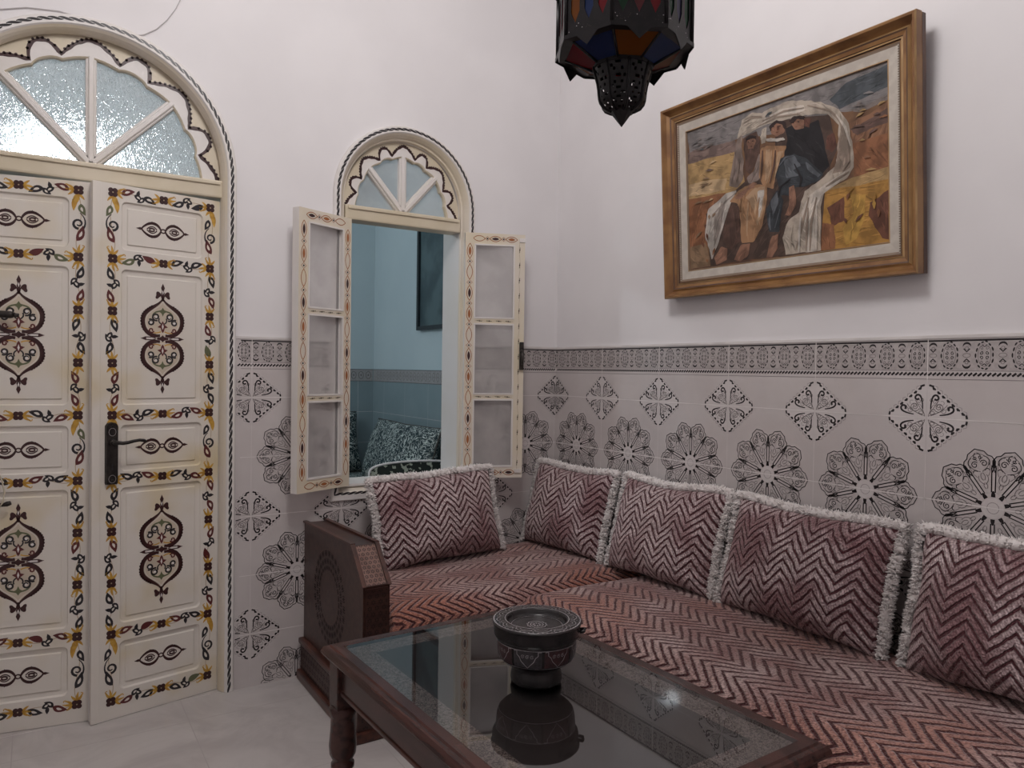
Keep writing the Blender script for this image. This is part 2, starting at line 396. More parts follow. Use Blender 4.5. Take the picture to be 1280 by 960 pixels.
# ---- tile motifs -------------------------------------------------
TW, TH, ZD, ZB = .316, .2, .979, 1.176
def tile_diamond(k):
    W, H = .093, .081
    for sg in (-1, 1):
        k.stroke([(-.017, sg*(H-.003)), (-.006, sg*(H+.001))], .005, 'ink_black', 1); k.stroke([(.005, sg*(H+.001)), (.017, sg*(H-.003))], .005, 'ink_black', 1)
        k.stroke([(sg*(W+.001), -.012), (sg*(W+.003), -.003)], .005, 'ink_black', 1); k.stroke([(sg*(W+.003), .003), (sg*(W+.001), .012)], .005, 'ink_black', 1)
    k.poly([(-W, .012), (-.016, H), (.016, H), (W, .012), (W, -.012), (.016, -H), (-.016, -H), (-W, -.012)], 'tile_pale', 0)
    for sx in (-1, 1):
        for sy in (-1, 1):
            k.push(0, 0, 0, sx, sy)
            n = 7
            for i in range(n):        # wedge dashes in steps along the edge
                t = (i+.15)/n; t2 = (i+.78)/n
                a = (W-t*(W-.012), .010+t*(H-.012)); b = (W-t2*(W-.012), .010+t2*(H-.012))
                k.stroke([a, ((a[0]+b[0])/2-.0015, (a[1]+b[1])/2-.001), b], [.003, .0068, .004], 'ink_black', 1)
                k.stroke([(a[0]+.004, a[1]-.001), (a[0]+.004, a[1]+.007), (b[0]+.004, b[1]+.003)], .0009, 'ink_grey', 1)
            # two bold curls
            k.stroke(bez((.010, .022), (.010, .048), (.016, .062), (.026, .056)) + bez((.026, .056), (.034, .048), (.024, .042), (.019, .048), 6)[1:], [.0026+.0022*min(1, i/6) for i in range(17)], 'ink_black', 2)
            k.stroke(bez((.032, .008), (.052, .010), (.070, .016), (.064, .027)) + bez((.064, .027), (.057, .034), (.048, .026), (.055, .020), 6)[1:], [.0026+.0022*min(1, i/6) for i in range(17)], 'ink_black', 2)
            # soft grey scroll tracery
            k.stroke(spiral(.030, .027, .0125, 200, 1.6), 0.0019, 'ink_grey', 1)
            k.stroke(spiral(.015, .014, .0085, 30, 1.3), 0.0019, 'ink_soft', 1)
            k.stroke(spiral(.042, .019, .0075, 120, 1.3), 0.0019, 'ink_soft', 1)
            k.stroke(spiral(.020, .040, .0070, 260, 1.3), 0.0019, 'ink_soft', 1)
            k.stroke(bez((.004, .004), (.012, .012), (.022, .010), (.030, .015)), .0013, 'ink_grey', 1)
            k.stroke(bez((.004, .006), (.010, .018), (.010, .028), (.018, .034)), .0013, 'ink_grey', 1)
            k.stroke(spiral(.030, .030, .0055, 20, 1.2), .0018, 'ink_grey', 1); k.stroke(spiral(.052, .026, .0050, 200, 1.2), .0016, 'ink_grey', 1); k.stroke(spiral(.012, .044, .0045, 100, 1.2), .0016, 'ink_grey', 1)
            k.stroke(bez((.006, .010), (.016, .022), (.022, .036), (.030, .044)), .0016, 'ink_grey', 1)
            k.stroke(bez((.010, .006), (.026, .012), (.040, .020), (.050, .034)), .0016, 'ink_grey', 1)
            k.stroke(bez((.040, .034), (.046, .038), (.040, .046), (.034, .042)), .001, 'ink_grey', 1)
            k.pop()
def tile_medallion(k):
    R = .137
    for i in range(10):
        k.push(0, 0, radians(36 * i))
        # petal, pointing +x; scalloped head
        head = arcp(.108, 0, .022, -150, -60, 6) + arcp(.120, 0, .0185, -55, 55, 7, .020) + arcp(.108, 0, .022, 60, 150, 6)
        outl = [(.034, -.0065), (.080, -.0225)] + [(.092, -.0325), (.104, -.0365), (.116, -.032), (.121, -.024), (.131, -.019), (.136, -.009), (.1405, 0),
                (.136, .009), (.131, .019), (.121, .024), (.116, .032), (.104, .0365), (.092, .0325)] + [(.080, .0225), (.034, .0065)]
        k.poly(outl, 'tile_petal', 0)
        k.stroke(outl[1:-1], .0024, 'ink_black', 2)
        k.stroke([(.036, -.0075), (.096, -.0265)], .0027, 'ink_black', 2)
        k.stroke([(.036, .0075), (.096, .0265)], .0027, 'ink_black', 2)
        k.stroke(arcp(.104, 0, .024, -125, 125, 14), .0017, 'ink_grey', 1)
        for sg in (-1, 1):
            k.push(0, 0, 0, 1, sg)
            k.stroke(spiral(.104, .0105, .0085, -60, 1.3, 12), .0023, 'ink_black', 1)
            k.stroke(bez((.086, .002), (.092, .012), (.094, .020), (.106, .022), 6), .0021, 'ink_grey', 1)
            k.stroke(spiral(.120, .006, .005, 90, 1., 8), .002, 'ink_black', 1)
            k.stroke(bez((.098, .020), (.106, .029), (.118, .024), (.121, .014), 6), .0018, 'ink_black', 1)
            k.stroke(bez((.112, .002), (.118, .010), (.128, .010), (.131, .001), 6), .0018, 'ink_black', 1)
            k.stroke(bez((.088, .008), (.094, .014), (.090, .020), (.086, .018), 5), .0022, 'ink_black', 1)
            k.stroke(bez((.046, .001), (.050, .005), (.056, .005), (.060, .001), 5), .0016, 'ink_grey', 1)
            k.stroke(bez((.074, .012), (.080, .018), (.088, .020), (.094, .026), 5), .0014, 'ink_grey', 1)
            k.stroke(bez((.056, .001), (.062, .009), (.068, .013), (.078, .009), 6), .0018, 'ink_grey', 1)
            k.stroke(bez((.066, .001), (.070, .006), (.078, .006), (.084, .001), 6), .0018, 'ink_grey', 1)
            k.pop()
        k.pop()
        k.push(0, 0, radians(18 + 36 * i))
        k.stroke([(.026, 0), (.033, 0), (.040, 0)], [.0095, .0085, .003], 'ink_black', 3)
        k.pop()
    k.disc(0, 0, .024, 'tile_pale', 1, 20)
    k.stroke(arcp(0, 0, .013, 0, 360, 14), .001, 'ink_soft', 2)
def band_oval(k):
    for i in range(14):
        t0 = 360*i/14-8; k.stroke(arcp(0, 0, .0185+.0012*(i % 2), t0, t0+19, 3, .0315+.0015*(i % 2)), [.0015, .0036, .0036, .0015], 'ink_black', 2)
    k.stroke(arcp(0, 0, .0145, 0, 360, 16, .0265), .0011, 'ink_grey', 1)
    for sy in (-1, 1):
        for sx in (-1, 1):
            k.push(0, 0, 0, sx, sy)
            k.stroke(spiral(.0065, .0165, .0048, 0, 1.1, 8), .0018, 'ink_grey', 1); k.stroke(spiral(.007, .005, .0045, 90, 1.1, 8), .0018, 'ink_black', 1)
            k.pop()
        k.push(0, 0, 0, 1, sy); k.stroke([(-.005, .024), (0, .020), (.005, .024)], .0022, 'ink_black', 1); k.pop()
def band_small(k):
    for sy in (-1, 1):
        k.push(0, 0, 0, 1, sy)
        k.stroke(arcp(0, .019, .0095, 15, 165, 7, .0105), [.001, .003, .0045, .005, .005, .0045, .003, .001], 'ink_black', 2)
        k.stroke([(-.007, .016), (0, .0085), (.007, .016)], .0030, 'ink_black', 2)
        k.stroke(arcp(0, .017, .0038, 0, 360, 6), .0015, 'ink_grey', 1)
        k.pop()
    k.stroke(arcp(0, 0, .009, 0, 360, 8, .005), .0014, 'ink_grey', 1)
def tile_field(k, u0, u1, zlist_d, zlist_m, nd, nm, zb=0.):
    """u along the wall measured from the corner"""
    for z in zlist_d:
        for n in nd: k.push(n*TW, z); tile_diamond(k); k.pop()
    for z in zlist_m:
        for n in nm: k.push(n*TW, z); tile_medallion(k); k.pop()
def segs(a, b, step):
    n = max(1, int(math.ceil(abs(b-a)/step))); return [(a+(b-a)*i/n) for i in range(n+1)]
def tile_lines(k, u0, u1, zmin):
    def hline(z, w, m, lay=2): k.stroke([(x, z) for x in segs(u0, u1, .05)], w, m, lay)
    def vline(u, z0, z1, w, m, lay=2): k.stroke([(u, z) for z in segs(z0, z1, .05)], w, m, lay)
    i = 0; z = ZD
    while z > zmin: hline(z, .0022, 'grout_soft' if i % 2 == 99 else 'grout', 3); z -= TH; i += 1
    n = math.floor(min(u0, u1)/TW)
    while n*TW <= max(u0, u1)+.01:
        if min(u0, u1)-.001 <= n*TW <= max(u0, u1)+.001: vline(n*TW, zmin, ZD+.096, .0020, 'grout_soft', 3); vline(n*TW, ZD+.096, ZB, .0020, 'grout', 3)
        for j in range(4):
            k.push((n+.04+.25*j)*TW, 1.134); band_small(k); k.pop()
            k.push((n+.165+.25*j)*TW, 1.134); band_oval(k); k.pop()
        n += 1
    for xa, xb in zip(segs(u0, u1, .05), segs(u0, u1, .05)[1:]): k.poly([(xa, ZD+.117), (xb, ZD+.117), (xb, ZB-.010), (xa, ZB-.010)], 'tile_mid', 0)
    hline(ZD+.097, .0016, 'ink_soft', 2)
    hline(ZB-.006, .0045, 'ink_black', 2)
    x = min(u0, u1)
    while x < max(u0, u1):
        k.stroke([(x, ZD+.106), (x+.0085, ZD+.113)], .0048, 'ink_black', 2); x += .0105
    hline(ZD+.118, .0012, 'ink_soft', 2)
ART=[('p','sky',[(0.0,0.998),(0.644,1.002),(1.0,1.0),(1.0,0.801),(0.854,0.791),(0.761,0.822),(0.649,0.761),(0.3,0.84),(0.231,0.838),(0.01,0.847)],0),('p','skyd',[(0.803,0.824),(1.003,0.864),(1.0,0.988),(0.832,0.965),(0.759,0.898)],0),('p','skyl',[(0.835,0.804),(0.898,0.797),(1.004,0.823),(1.004,0.793),(0.89,0.77)],0),('p','hill',[(-0.0,0.85),(0.098,0.865),(0.16,0.85),(0.219,0.84),(0.288,0.838),(0.302,0.734),(0.162,0.761),(0.002,0.765)],0),('p','sand',[(-0.001,0.773),(0.162,0.768),(0.312,0.757),(0.34,0.513),(0.227,0.492),(-0.002,0.511)],0),('p','sandl',[(0.002,0.623),(0.116,0.618),(0.236,0.596),(0.226,0.518),(0.106,0.524),(0.001,0.538)],0),('p','rust',[(-0.002,0.518),(0.227,0.498),(0.195,0.338),(0.123,0.272),(0.104,0.027),(0.002,0.007)],0),('p','sandd',[(0.005,0.169),(0.101,0.18),(0.141,0.007),(0.002,0.007)],0),('p','rock',[(0.846,0.726),(0.925,0.743),(1.002,0.783),(0.997,0.527),(0.858,0.55)],0),('p','rockd',[(0.847,0.689),(0.917,0.711),(1.001,0.748),(0.998,0.667),(0.927,0.659),(0.875,0.642)],0),('p','rust',[(0.853,0.601),(0.997,0.609),(1.0,0.362),(0.861,0.403)],0),('p','sand',[(0.852,0.405),(0.999,0.421),(0.999,0.315),(0.771,0.329),(0.732,0.365)],0),('p','gold',[(0.722,0.368),(0.862,0.353),(0.997,0.351),(1.0,0.0),(0.714,0.006),(0.716,0.191)],0),('p','rustd',[(0.743,0.26),(0.818,0.304),(0.82,0.167),(0.765,0.142)],0),('p','rustd',[(0.926,0.24),(0.998,0.292),(1.001,0.009),(0.973,0.026),(0.919,0.169)],0),('p','yel',[(0.845,0.309),(0.908,0.292),(0.902,0.149),(0.868,0.046),(0.823,0.018),(0.812,0.119),(0.857,0.184)],0),('p','rust',[(0.716,0.178),(0.774,0.152),(0.777,0.007),(0.714,0.006)],0),('p','dark',[(0.109,0.385),(0.262,0.482),(0.496,0.656),(0.511,0.875),(0.648,0.845),(0.761,0.81),(0.793,0.597),(0.74,0.439),(0.709,0.013),(0.534,0.003),(0.468,0.01),(0.271,0.015),(0.129,0.009)],0),('p','cream',[(0.3,0.84),(0.33,0.959),(0.384,0.983),(0.438,0.955),(0.479,0.969),(0.569,0.975),(0.645,0.948),(0.63,0.953),(0.721,0.902),(0.798,0.826),(0.841,0.728),(0.858,0.575),(0.86,0.464),(0.834,0.411),(0.77,0.38),(0.732,0.365),(0.714,0.268),(0.714,0.006),(0.545,0.012),(0.532,0.124),(0.562,0.225),(0.613,0.266),(0.642,0.389),(0.711,0.434),(0.786,0.5),(0.798,0.621),(0.8,0.732),(0.751,0.82),(0.643,0.857),(0.648,0.845),(0.571,0.864),(0.45,0.874),(0.387,0.86),(0.332,0.861)],0),('p','creaml',[(0.624,0.263),(0.663,0.358),(0.721,0.393),(0.797,0.434),(0.838,0.459),(0.797,0.397),(0.722,0.342),(0.69,0.248),(0.685,0.011),(0.644,0.008),(0.657,0.152)],0),('p','creamd',[(0.793,0.622),(0.809,0.728),(0.838,0.693),(0.851,0.565),(0.847,0.468),(0.815,0.454),(0.768,0.455),(0.79,0.524)],0),('p','creaml',[(0.428,0.908),(0.53,0.942),(0.646,0.918),(0.647,0.881),(0.531,0.898),(0.408,0.864)],0),('p','shawl',[(0.3,0.84),(0.332,0.861),(0.323,0.779),(0.336,0.67),(0.328,0.556),(0.295,0.513),(0.249,0.539),(0.269,0.666)],0),('p','shawll',[(0.3,0.814),(0.318,0.768),(0.304,0.628),(0.272,0.546),(0.262,0.588),(0.286,0.687)],0),('p','cream',[(0.31,0.856),(0.331,0.946),(0.385,0.976),(0.443,0.946),(0.449,0.899),(0.408,0.864),(0.333,0.848)],0),('p','brown',[(0.333,0.834),(0.408,0.852),(0.426,0.769),(0.412,0.658),(0.371,0.582),(0.343,0.616)],0),('p','skin',[(0.35,0.815),(0.388,0.821),(0.404,0.789),(0.389,0.743),(0.357,0.755)],0),('p','shawll',[(0.392,0.601),(0.422,0.706),(0.435,0.588),(0.415,0.53),(0.362,0.52),(0.35,0.562)],0),('p','cream',[(0.425,0.807),(0.44,0.852),(0.461,0.857),(0.452,0.759),(0.432,0.754)],0),('p','skin',[(0.476,0.851),(0.511,0.875),(0.552,0.841),(0.548,0.787),(0.513,0.775),(0.482,0.805)],0),('p','hair',[(0.471,0.859),(0.511,0.881),(0.556,0.851),(0.557,0.82),(0.512,0.862),(0.482,0.836)],0),('p','ochre',[(0.427,0.73),(0.463,0.736),(0.559,0.702),(0.546,0.639),(0.507,0.578),(0.49,0.445),(0.437,0.485),(0.415,0.556)],0),('p','ochrel',[(0.453,0.708),(0.474,0.714),(0.467,0.552),(0.447,0.508)],0),('p','ochrel',[(0.515,0.675),(0.545,0.677),(0.517,0.612),(0.497,0.568)],0),('p','black',[(0.557,0.808),(0.601,0.815),(0.649,0.785),(0.713,0.803),(0.736,0.643),(0.758,0.509),(0.71,0.447),(0.606,0.623),(0.546,0.639),(0.564,0.732)],0),('p','skin',[(0.576,0.856),(0.609,0.86),(0.648,0.833),(0.644,0.775),(0.601,0.785)],0),('p','skind',[(0.643,0.831),(0.678,0.824),(0.669,0.769),(0.649,0.783)],0),('p','skind',[(0.749,0.688),(0.778,0.697),(0.788,0.624),(0.77,0.58),(0.741,0.615)],0),('p','slate',[(0.501,0.563),(0.532,0.634),(0.596,0.639),(0.658,0.579),(0.73,0.467),(0.711,0.434),(0.641,0.416),(0.6,0.427),(0.58,0.38),(0.526,0.394)],0),('p','slatel',[(0.543,0.617),(0.596,0.626),(0.628,0.55),(0.587,0.537),(0.619,0.494),(0.556,0.493)],0),('p','slatel',[(0.648,0.57),(0.72,0.464),(0.705,0.455),(0.659,0.514)],0),('p','slate',[(0.451,0.329),(0.51,0.44),(0.542,0.357),(0.524,0.262),(0.516,0.164),(0.464,0.175)],0),('p','slatel',[(0.476,0.374),(0.51,0.427),(0.512,0.339),(0.483,0.271)],0),('p','skin',[(0.568,0.436),(0.594,0.442),(0.602,0.321),(0.572,0.256),(0.545,0.262),(0.565,0.317)],0),('p','white',[(0.121,0.41),(0.227,0.492),(0.295,0.499),(0.257,0.417),(0.23,0.33),(0.186,0.177),(0.141,0.049),(0.126,0.134),(0.1,0.221)],0),('p','whited',[(0.158,0.346),(0.228,0.438),(0.196,0.256),(0.151,0.129)],0),('p','ochre',[(0.251,0.432),(0.307,0.496),(0.372,0.517),(0.458,0.479),(0.455,0.379),(0.432,0.232),(0.381,0.127),(0.314,0.133),(0.311,0.298),(0.297,0.406)],0),('p','ochrel',[(0.341,0.434),(0.395,0.485),(0.448,0.476),(0.44,0.345),(0.405,0.225),(0.387,0.319),(0.364,0.403)],0),('p','white',[(0.406,0.456),(0.443,0.458),(0.43,0.335),(0.41,0.275)],0),('p','brown',[(0.252,0.405),(0.303,0.392),(0.314,0.153),(0.247,0.099),(0.21,0.173),(0.225,0.318)],0),('p','skin',[(0.152,0.061),(0.199,0.134),(0.235,0.114),(0.231,0.035),(0.166,0.011)],0),('p','skin',[(0.271,0.028),(0.314,0.126),(0.364,0.124),(0.35,0.042),(0.306,0.01)],0),('p','skin',[(0.447,0.013),(0.48,0.146),(0.511,0.153),(0.508,0.066),(0.478,0.008)],0),('p','skin',[(0.274,0.452),(0.351,0.497),(0.373,0.491),(0.308,0.43)],0),('p','hair',[(0.344,0.824),(0.371,0.837),(0.404,0.821),(0.408,0.794),(0.388,0.813),(0.358,0.811),(0.351,0.793)],0),('p','hair',[(0.473,0.852),(0.511,0.88),(0.558,0.847),(0.561,0.794),(0.55,0.81),(0.54,0.844),(0.512,0.86),(0.489,0.856),(0.482,0.818)],0),('p','hair',[(0.571,0.851),(0.6,0.87),(0.647,0.851),(0.648,0.821),(0.615,0.846),(0.586,0.827)],0),('p','skind',[(0.512,0.842),(0.524,0.843),(0.521,0.814),(0.513,0.815)],0),('p','hair',[(0.358,0.798),(0.364,0.801),(0.371,0.793),(0.365,0.792)],0),('p','hair',[(0.38,0.795),(0.386,0.798),(0.393,0.791),(0.386,0.789)],0),('p','hair',[(0.492,0.845),(0.498,0.848),(0.504,0.84),(0.498,0.839)],0),('p','hair',[(0.52,0.838),(0.526,0.841),(0.532,0.833),(0.526,0.832)],0),('p','hair',[(0.589,0.832),(0.595,0.835),(0.601,0.828),(0.595,0.826)],0),('p','hair',[(0.614,0.827),(0.62,0.83),(0.625,0.823),(0.62,0.821)],0),('p','rustd',[(0.368,0.766),(0.378,0.766),(0.388,0.759),(0.378,0.757)],0),('p','rustd',[(0.504,0.806),(0.513,0.806),(0.522,0.799),(0.513,0.797)],0),('p','rustd',[(0.6,0.801),(0.609,0.801),(0.617,0.794),(0.609,0.793)],0),('p','white',[(0.452,0.785),(0.483,0.778),(0.514,0.762),(0.544,0.759),(0.554,0.74),(0.514,0.74),(0.463,0.761)],0),('p','skin',[(0.356,0.508),(0.385,0.523),(0.407,0.509),(0.386,0.484),(0.362,0.481)],0),('s','creamd',[(0.439,0.903),(0.55,0.921),(0.646,0.9)],0.012),('s','creamd',[(0.408,0.877),(0.511,0.9),(0.628,0.871)],0.012),('s','creamd',[(0.662,0.908),(0.761,0.835),(0.809,0.753),(0.83,0.609),(0.828,0.487)],0.012),('s','creamd',[(0.663,0.345),(0.635,0.209),(0.597,0.032)],0.012),('s','creamd',[(0.698,0.336),(0.671,0.175),(0.664,0.014)],0.012),('s','cream',[(0.584,0.194),(0.569,0.103),(0.571,0.017)],0.012),('s','whited',[(0.134,0.352),(0.228,0.438),(0.296,0.486)],0.012),('s','white',[(0.182,0.368),(0.161,0.237),(0.146,0.089)],0.012),('s','ochre',[(0.417,0.414),(0.399,0.291),(0.369,0.168)],0.012),('s','slatel',[(0.523,0.312),(0.495,0.193)],0.012),('s','black',[(0.578,0.486),(0.525,0.448),(0.515,0.384)],0.012),('s','creamd',[(0.342,0.929),(0.385,0.95),(0.438,0.929)],0.012),('s','shawl',[(0.29,0.765),(0.276,0.637),(0.263,0.548)],0.012),('s','ochrel',[(0.485,0.698),(0.477,0.575),(0.458,0.492)],0.012),('s','creamd',[(0.741,0.388),(0.797,0.422),(0.842,0.445)],0.012),('s','creamd',[(0.81,0.703),(0.835,0.608),(0.841,0.507),(0.815,0.454)],0.012),('s','creaml',[(0.79,0.798),(0.828,0.709),(0.85,0.59)],0.012),('s','ochre',[(0.331,0.411),(0.322,0.282),(0.33,0.163)],0.012),('s','ochrel',[(0.358,0.404),(0.35,0.289),(0.347,0.173)],0.012),('s','brown',[(0.438,0.714),(0.434,0.613),(0.426,0.527)],0.012),('s','brown',[(0.505,0.691),(0.497,0.593),(0.473,0.488)],0.012),('s','ochrel',[(0.535,0.668),(0.517,0.599),(0.498,0.518)],0.012),('s','white',[(0.146,0.377),(0.129,0.284),(0.138,0.187)],0.012),('s','whited',[(0.21,0.442),(0.171,0.33),(0.156,0.183)],0.012),('s','white',[(0.624,0.237),(0.616,0.134),(0.613,0.016)],0.012),('s','creamd',[(0.659,0.281),(0.652,0.153),(0.647,0.017)],0.012),('s','creaml',[(0.699,0.284),(0.695,0.144),(0.694,0.015)],0.012),('s','slatel',[(0.522,0.584),(0.554,0.627),(0.596,0.626)],0.012),('s','black',[(0.597,0.573),(0.63,0.471),(0.621,0.421)],0.012),('s','slatel',[(0.472,0.299),(0.469,0.224),(0.474,0.185)],0.012),('s','shawl',[(0.308,0.719),(0.304,0.628),(0.289,0.554)],0.012),('s','cream',[(0.347,0.953),(0.385,0.966),(0.433,0.941)],0.012)]

# ================================================================== the room
XL, YF, ZC = -2.75, -3.35, 2.95          # left wall, wall behind the camera, ceiling
YB2 = 2.04                                # far wall of the next room
TB = .16                                  # thickness of the wall between the rooms
DCX, DZC, DR = -1.735, 1.700, .386        # door arch
WCX, WZC, WR, WZ0 = -.700, 1.700, .236, .655   # window arch
def arch_loop(cx, zc, r, z0, n=40):
    return [(cx - r, z0), (cx + r, z0)] + [(cx + r*cos(pi*i/n), zc + r*sin(pi*i/n)) for i in range(n+1)]
def holed(mb, outer, holes, y, m):
    loops = [[Vector((p[0], p[1], 0)) for p in L] for L in [outer] + holes]
    tri = tessellate_polygon(loops); flat = [p for L in [outer] + holes for p in L]
    mb.add([(p[0], y, p[1]) for p in flat], tri, m)
def reveal(mb, loop, y0, y1, m, skip=-1):
    n = len(loop); vs = [(p[0], y0, p[1]) for p in loop] + [(p[0], y1, p[1]) for p in loop]
    mb.add(vs, [(i, (i+1) % n, n+(i+1) % n, n+i) for i in range(n) if i != skip], m)
def structure(name, mb, parent=None, **kw):
    o = mb.build(name, parent, **kw)
    if parent is None: o['kind'] = 'structure'
    return o

mb = MB(); mb.box((XL-.15, YF-.15, -.1), (.15, YB2+.15, 0), 'floor_marble'); structure('floor', mb)
mb = MB(); mb.box((XL-.15, YF-.15, ZC), (.15, YB2+.15, ZC+.1), 'ceiling'); structure('ceiling', mb)

dl = arch_loop(DCX, DZC, DR+.004, -.0); wl = arch_loop(WCX, WZC, WR+.021, WZ0-.021)
mb = MB()
dl2 = [(DCX-DR-.004, .0005), (DCX+DR+.004, .0005)] + dl[2:]
outer = [(XL, 0), (0, 0), (0, ZC), (XL, ZC)]
holed(mb, outer, [dl2, wl], 0, 'plaster'); holed(mb, outer, [dl2, wl], TB, 'plaster_blue_lit')
reveal(mb, dl2, 0, TB, 'plaster', 0); reveal(mb, wl, 0, TB, 'plaster')
wall_back = structure('wall_back', mb, recalc=False)
mb = MB(); mb.box((0, YF, 0), (.15, 0, ZC), 'plaster'); wall_right = structure('wall_right', mb)
mb = MB(); mb.box((XL-.15, YF, 0), (XL, 0, ZC), 'plaster'); structure('wall_left', mb)
mb = MB(); mb.box((XL-.15, YF-.15, 0), (.15, YF, ZC), 'plaster'); structure('wall_front', mb)
mb = MB(); mb.box((0, 0, 0), (.15, YB2, ZC), 'plaster_blue_lit'); far_r = structure('wall_far_right', mb)
mb = MB(); mb.box((XL-.15, YB2, 0), (.15, YB2+.15, ZC), 'plaster_blue_lit'); far_b = structure('wall_far_back', mb)
mb = MB(); mb.box((XL-.15, 0, 0), (XL, YB2, ZC), 'plaster_blue_lit'); structure('wall_far_left', mb)

# tiled wainscot of the back wall, with its printed motifs
TY = -.006
def slab(mb, loop, y0, y1, m, edge='grout'):
    tri = tessellate_polygon([[Vector((p[0], p[1], 0)) for p in loop]])
    mb.add([(p[0], y0, p[1]) for p in loop], tri, m); reveal(mb, loop, y0, y1, edge)
mb = MB()
x0 = DCX + .4175
slab(mb, [(x0, 0), (0, 0), (0, ZB), (-.412, ZB), (-.412, .624), (-.988, .624), (-.988, ZB), (x0, ZB)], TY, -.0002, 'tile')
x1 = DCX - .4175
slab(mb, [(XL, 0), (x1, 0), (x1, ZB), (XL, ZB)], TY, -.0002, 'tile')
def keepb(x, z):
    if z < .001 or z > ZB + .001: return False
    if -.990 < x < -.410 and z > .622: return False
    if x1 - .001 < x < x0 + .0015: return False
    return x < 0
k = Ink(mb, lambda u, v, h: (u, TY - h, v), keepb)
zd = [ZD, ZD-.4, ZD-.8]; zm = [ZD-.2, ZD-.6, ZD-1.0]
tile_field(k, XL, 0, zd, zm, [0, -1, -2, -3, -4, -7, -8], [-.5, -1.5, -2.5, -3.5, -7.5])
tile_lines(k, XL+.001, -.001, .02)
for a, b in ((x0, -.988), (-.412, 0), (XL, x1)): mb.box((a, TY-.002, ZB), (b, -.0002, ZB+.008), 'grout')
structure('tile_wainscot', mb, wall_back)

mb = MB()
mb.box((-.006, YF, 0), (-.0002, -.006, ZB), 'tile')
k = Ink(mb, lambda u, v, h: (-.006 - h, -u, v), lambda u, z: .006 < u < 3.3 and z > .001)
tile_field(k, 0, 3.3, zd[:2], zm[:2], range(0, 10), [i+.5 for i in range(10)])
tile_lines(k, .007, 3.1, .02)
mb.box((-.008, YF, ZB), (-.0002, -.006, ZB+.008), 'grout')
structure('tile_wainscot', mb, wall_right)

# plain tiling of the next room
for par, f in ((far_r, lambda u, v, h: (-.006-h, u, v)), (far_b, lambda u, v, h: (-u, YB2-.006-h, v))):
    mb = MB()
    if par is far_r: mb.box((-.006, TB, 0), (-.0002, YB2-.006, 1.078), 'tile_far')
    else: mb.box((XL, YB2-.006, 0), (0, YB2-.0002, 1.078), 'tile_far')
    a, b = (TB+.01, YB2-.01) if par is far_r else (.01, 2.7)
    k = Ink(mb, f)
    k.poly([(a, 1.0), (b, 1.0), (b, 1.076), (a, 1.076)], 'tile_mid', 0)
    for z in (1.0, 1.074): k.stroke([(a, z), (b, z)], .004, 'ink_grey', 1)
    for z in (.8, .6, .4, .2): k.stroke([(a, z), (b, z)], .0025, 'grout', 1)
    x = a + .03
    while x < b - .03:
        k.stroke(arcp(x, 1.038, .017, 0, 360, 10, .024), .004, 'ink_grey', 1); k.disc(x, 1.038, .006, 'ink_grey', 1, 6); x += .05
    x = a + .1
    while x < b: k.stroke([(x, .05), (x, 1.0)], .002, 'grout', 1); x += .316
    structure('tile_wainscot', mb, par)

# ------------------------------------------------------------------ arched surrounds
def surround_mb(cx, zc, prof, z0, bottom=None):
    """prof: list (r, y); swept up one side, over the arch, down the other (and across the sill if bottom is the inner r)"""
    mb = MB(); path = []
    for t in (0, 1): path.append(('R', t))
    n = 48
    rings = []
    def ring(fn): rings.append([fn(r, y) for r, y in prof])
    if bottom is not None: ring(lambda r, y: (cx+r, y, z0-(r-bottom)))
    else: ring(lambda r, y: (cx+r, y, z0))
    for i in range(n+1):
        a = pi*i/n; ring(lambda r, y: (cx+r*cos(a), y, zc+r*sin(a)))
    if bottom is not None: ring(lambda r, y: (cx-r, y, z0-(r-bottom)))
    else: ring(lambda r, y: (cx-r, y, z0))
    mb.sweep(rings, 'cream_paint', closed=bottom is not None, smooth=False, mlist=['cream_white']*4+['cream_paint']*(len(prof)-7)+['cream_white']*2)
    return mb
def rope(mb, cx, zc, r, y, z0, bottom=False, L=.0270, w=.0050):
    Ls = zc - z0; La = pi*r; tot = Ls*2 + La
    def f(s, d, h):
        if s < Ls: return (cx+r+d, y-h, z0+s)
        if s < Ls+La:
            a = (s-Ls)/r; return (cx+(r+d)*cos(a), y-h, zc+(r+d)*sin(a))
        return (cx-r-d, y-h, zc-(s-Ls-La))
    k = Ink(mb, f)
    def unit(k, x):
        k.push(x, 0)
        k.stroke(bez((-.74*L, -.55*w), (-.36*L, -1.25*w), (.36*L, 1.25*w), (.74*L, .55*w), 11), lambda t: .0018+.0056*sin(pi*t)**1.2, 'ink_black', 1)
        k.pop()
    n = int(tot/L)
    for i in range(n): unit(k, (i+.5)*tot/n)
    if bottom:
        kb = Ink(mb, lambda s, d, h: (cx-r+s, y-h, z0-.0+d)); n = int(2*r/L)
        for i in range(n): unit(kb, (i+.5)*2*r/n)

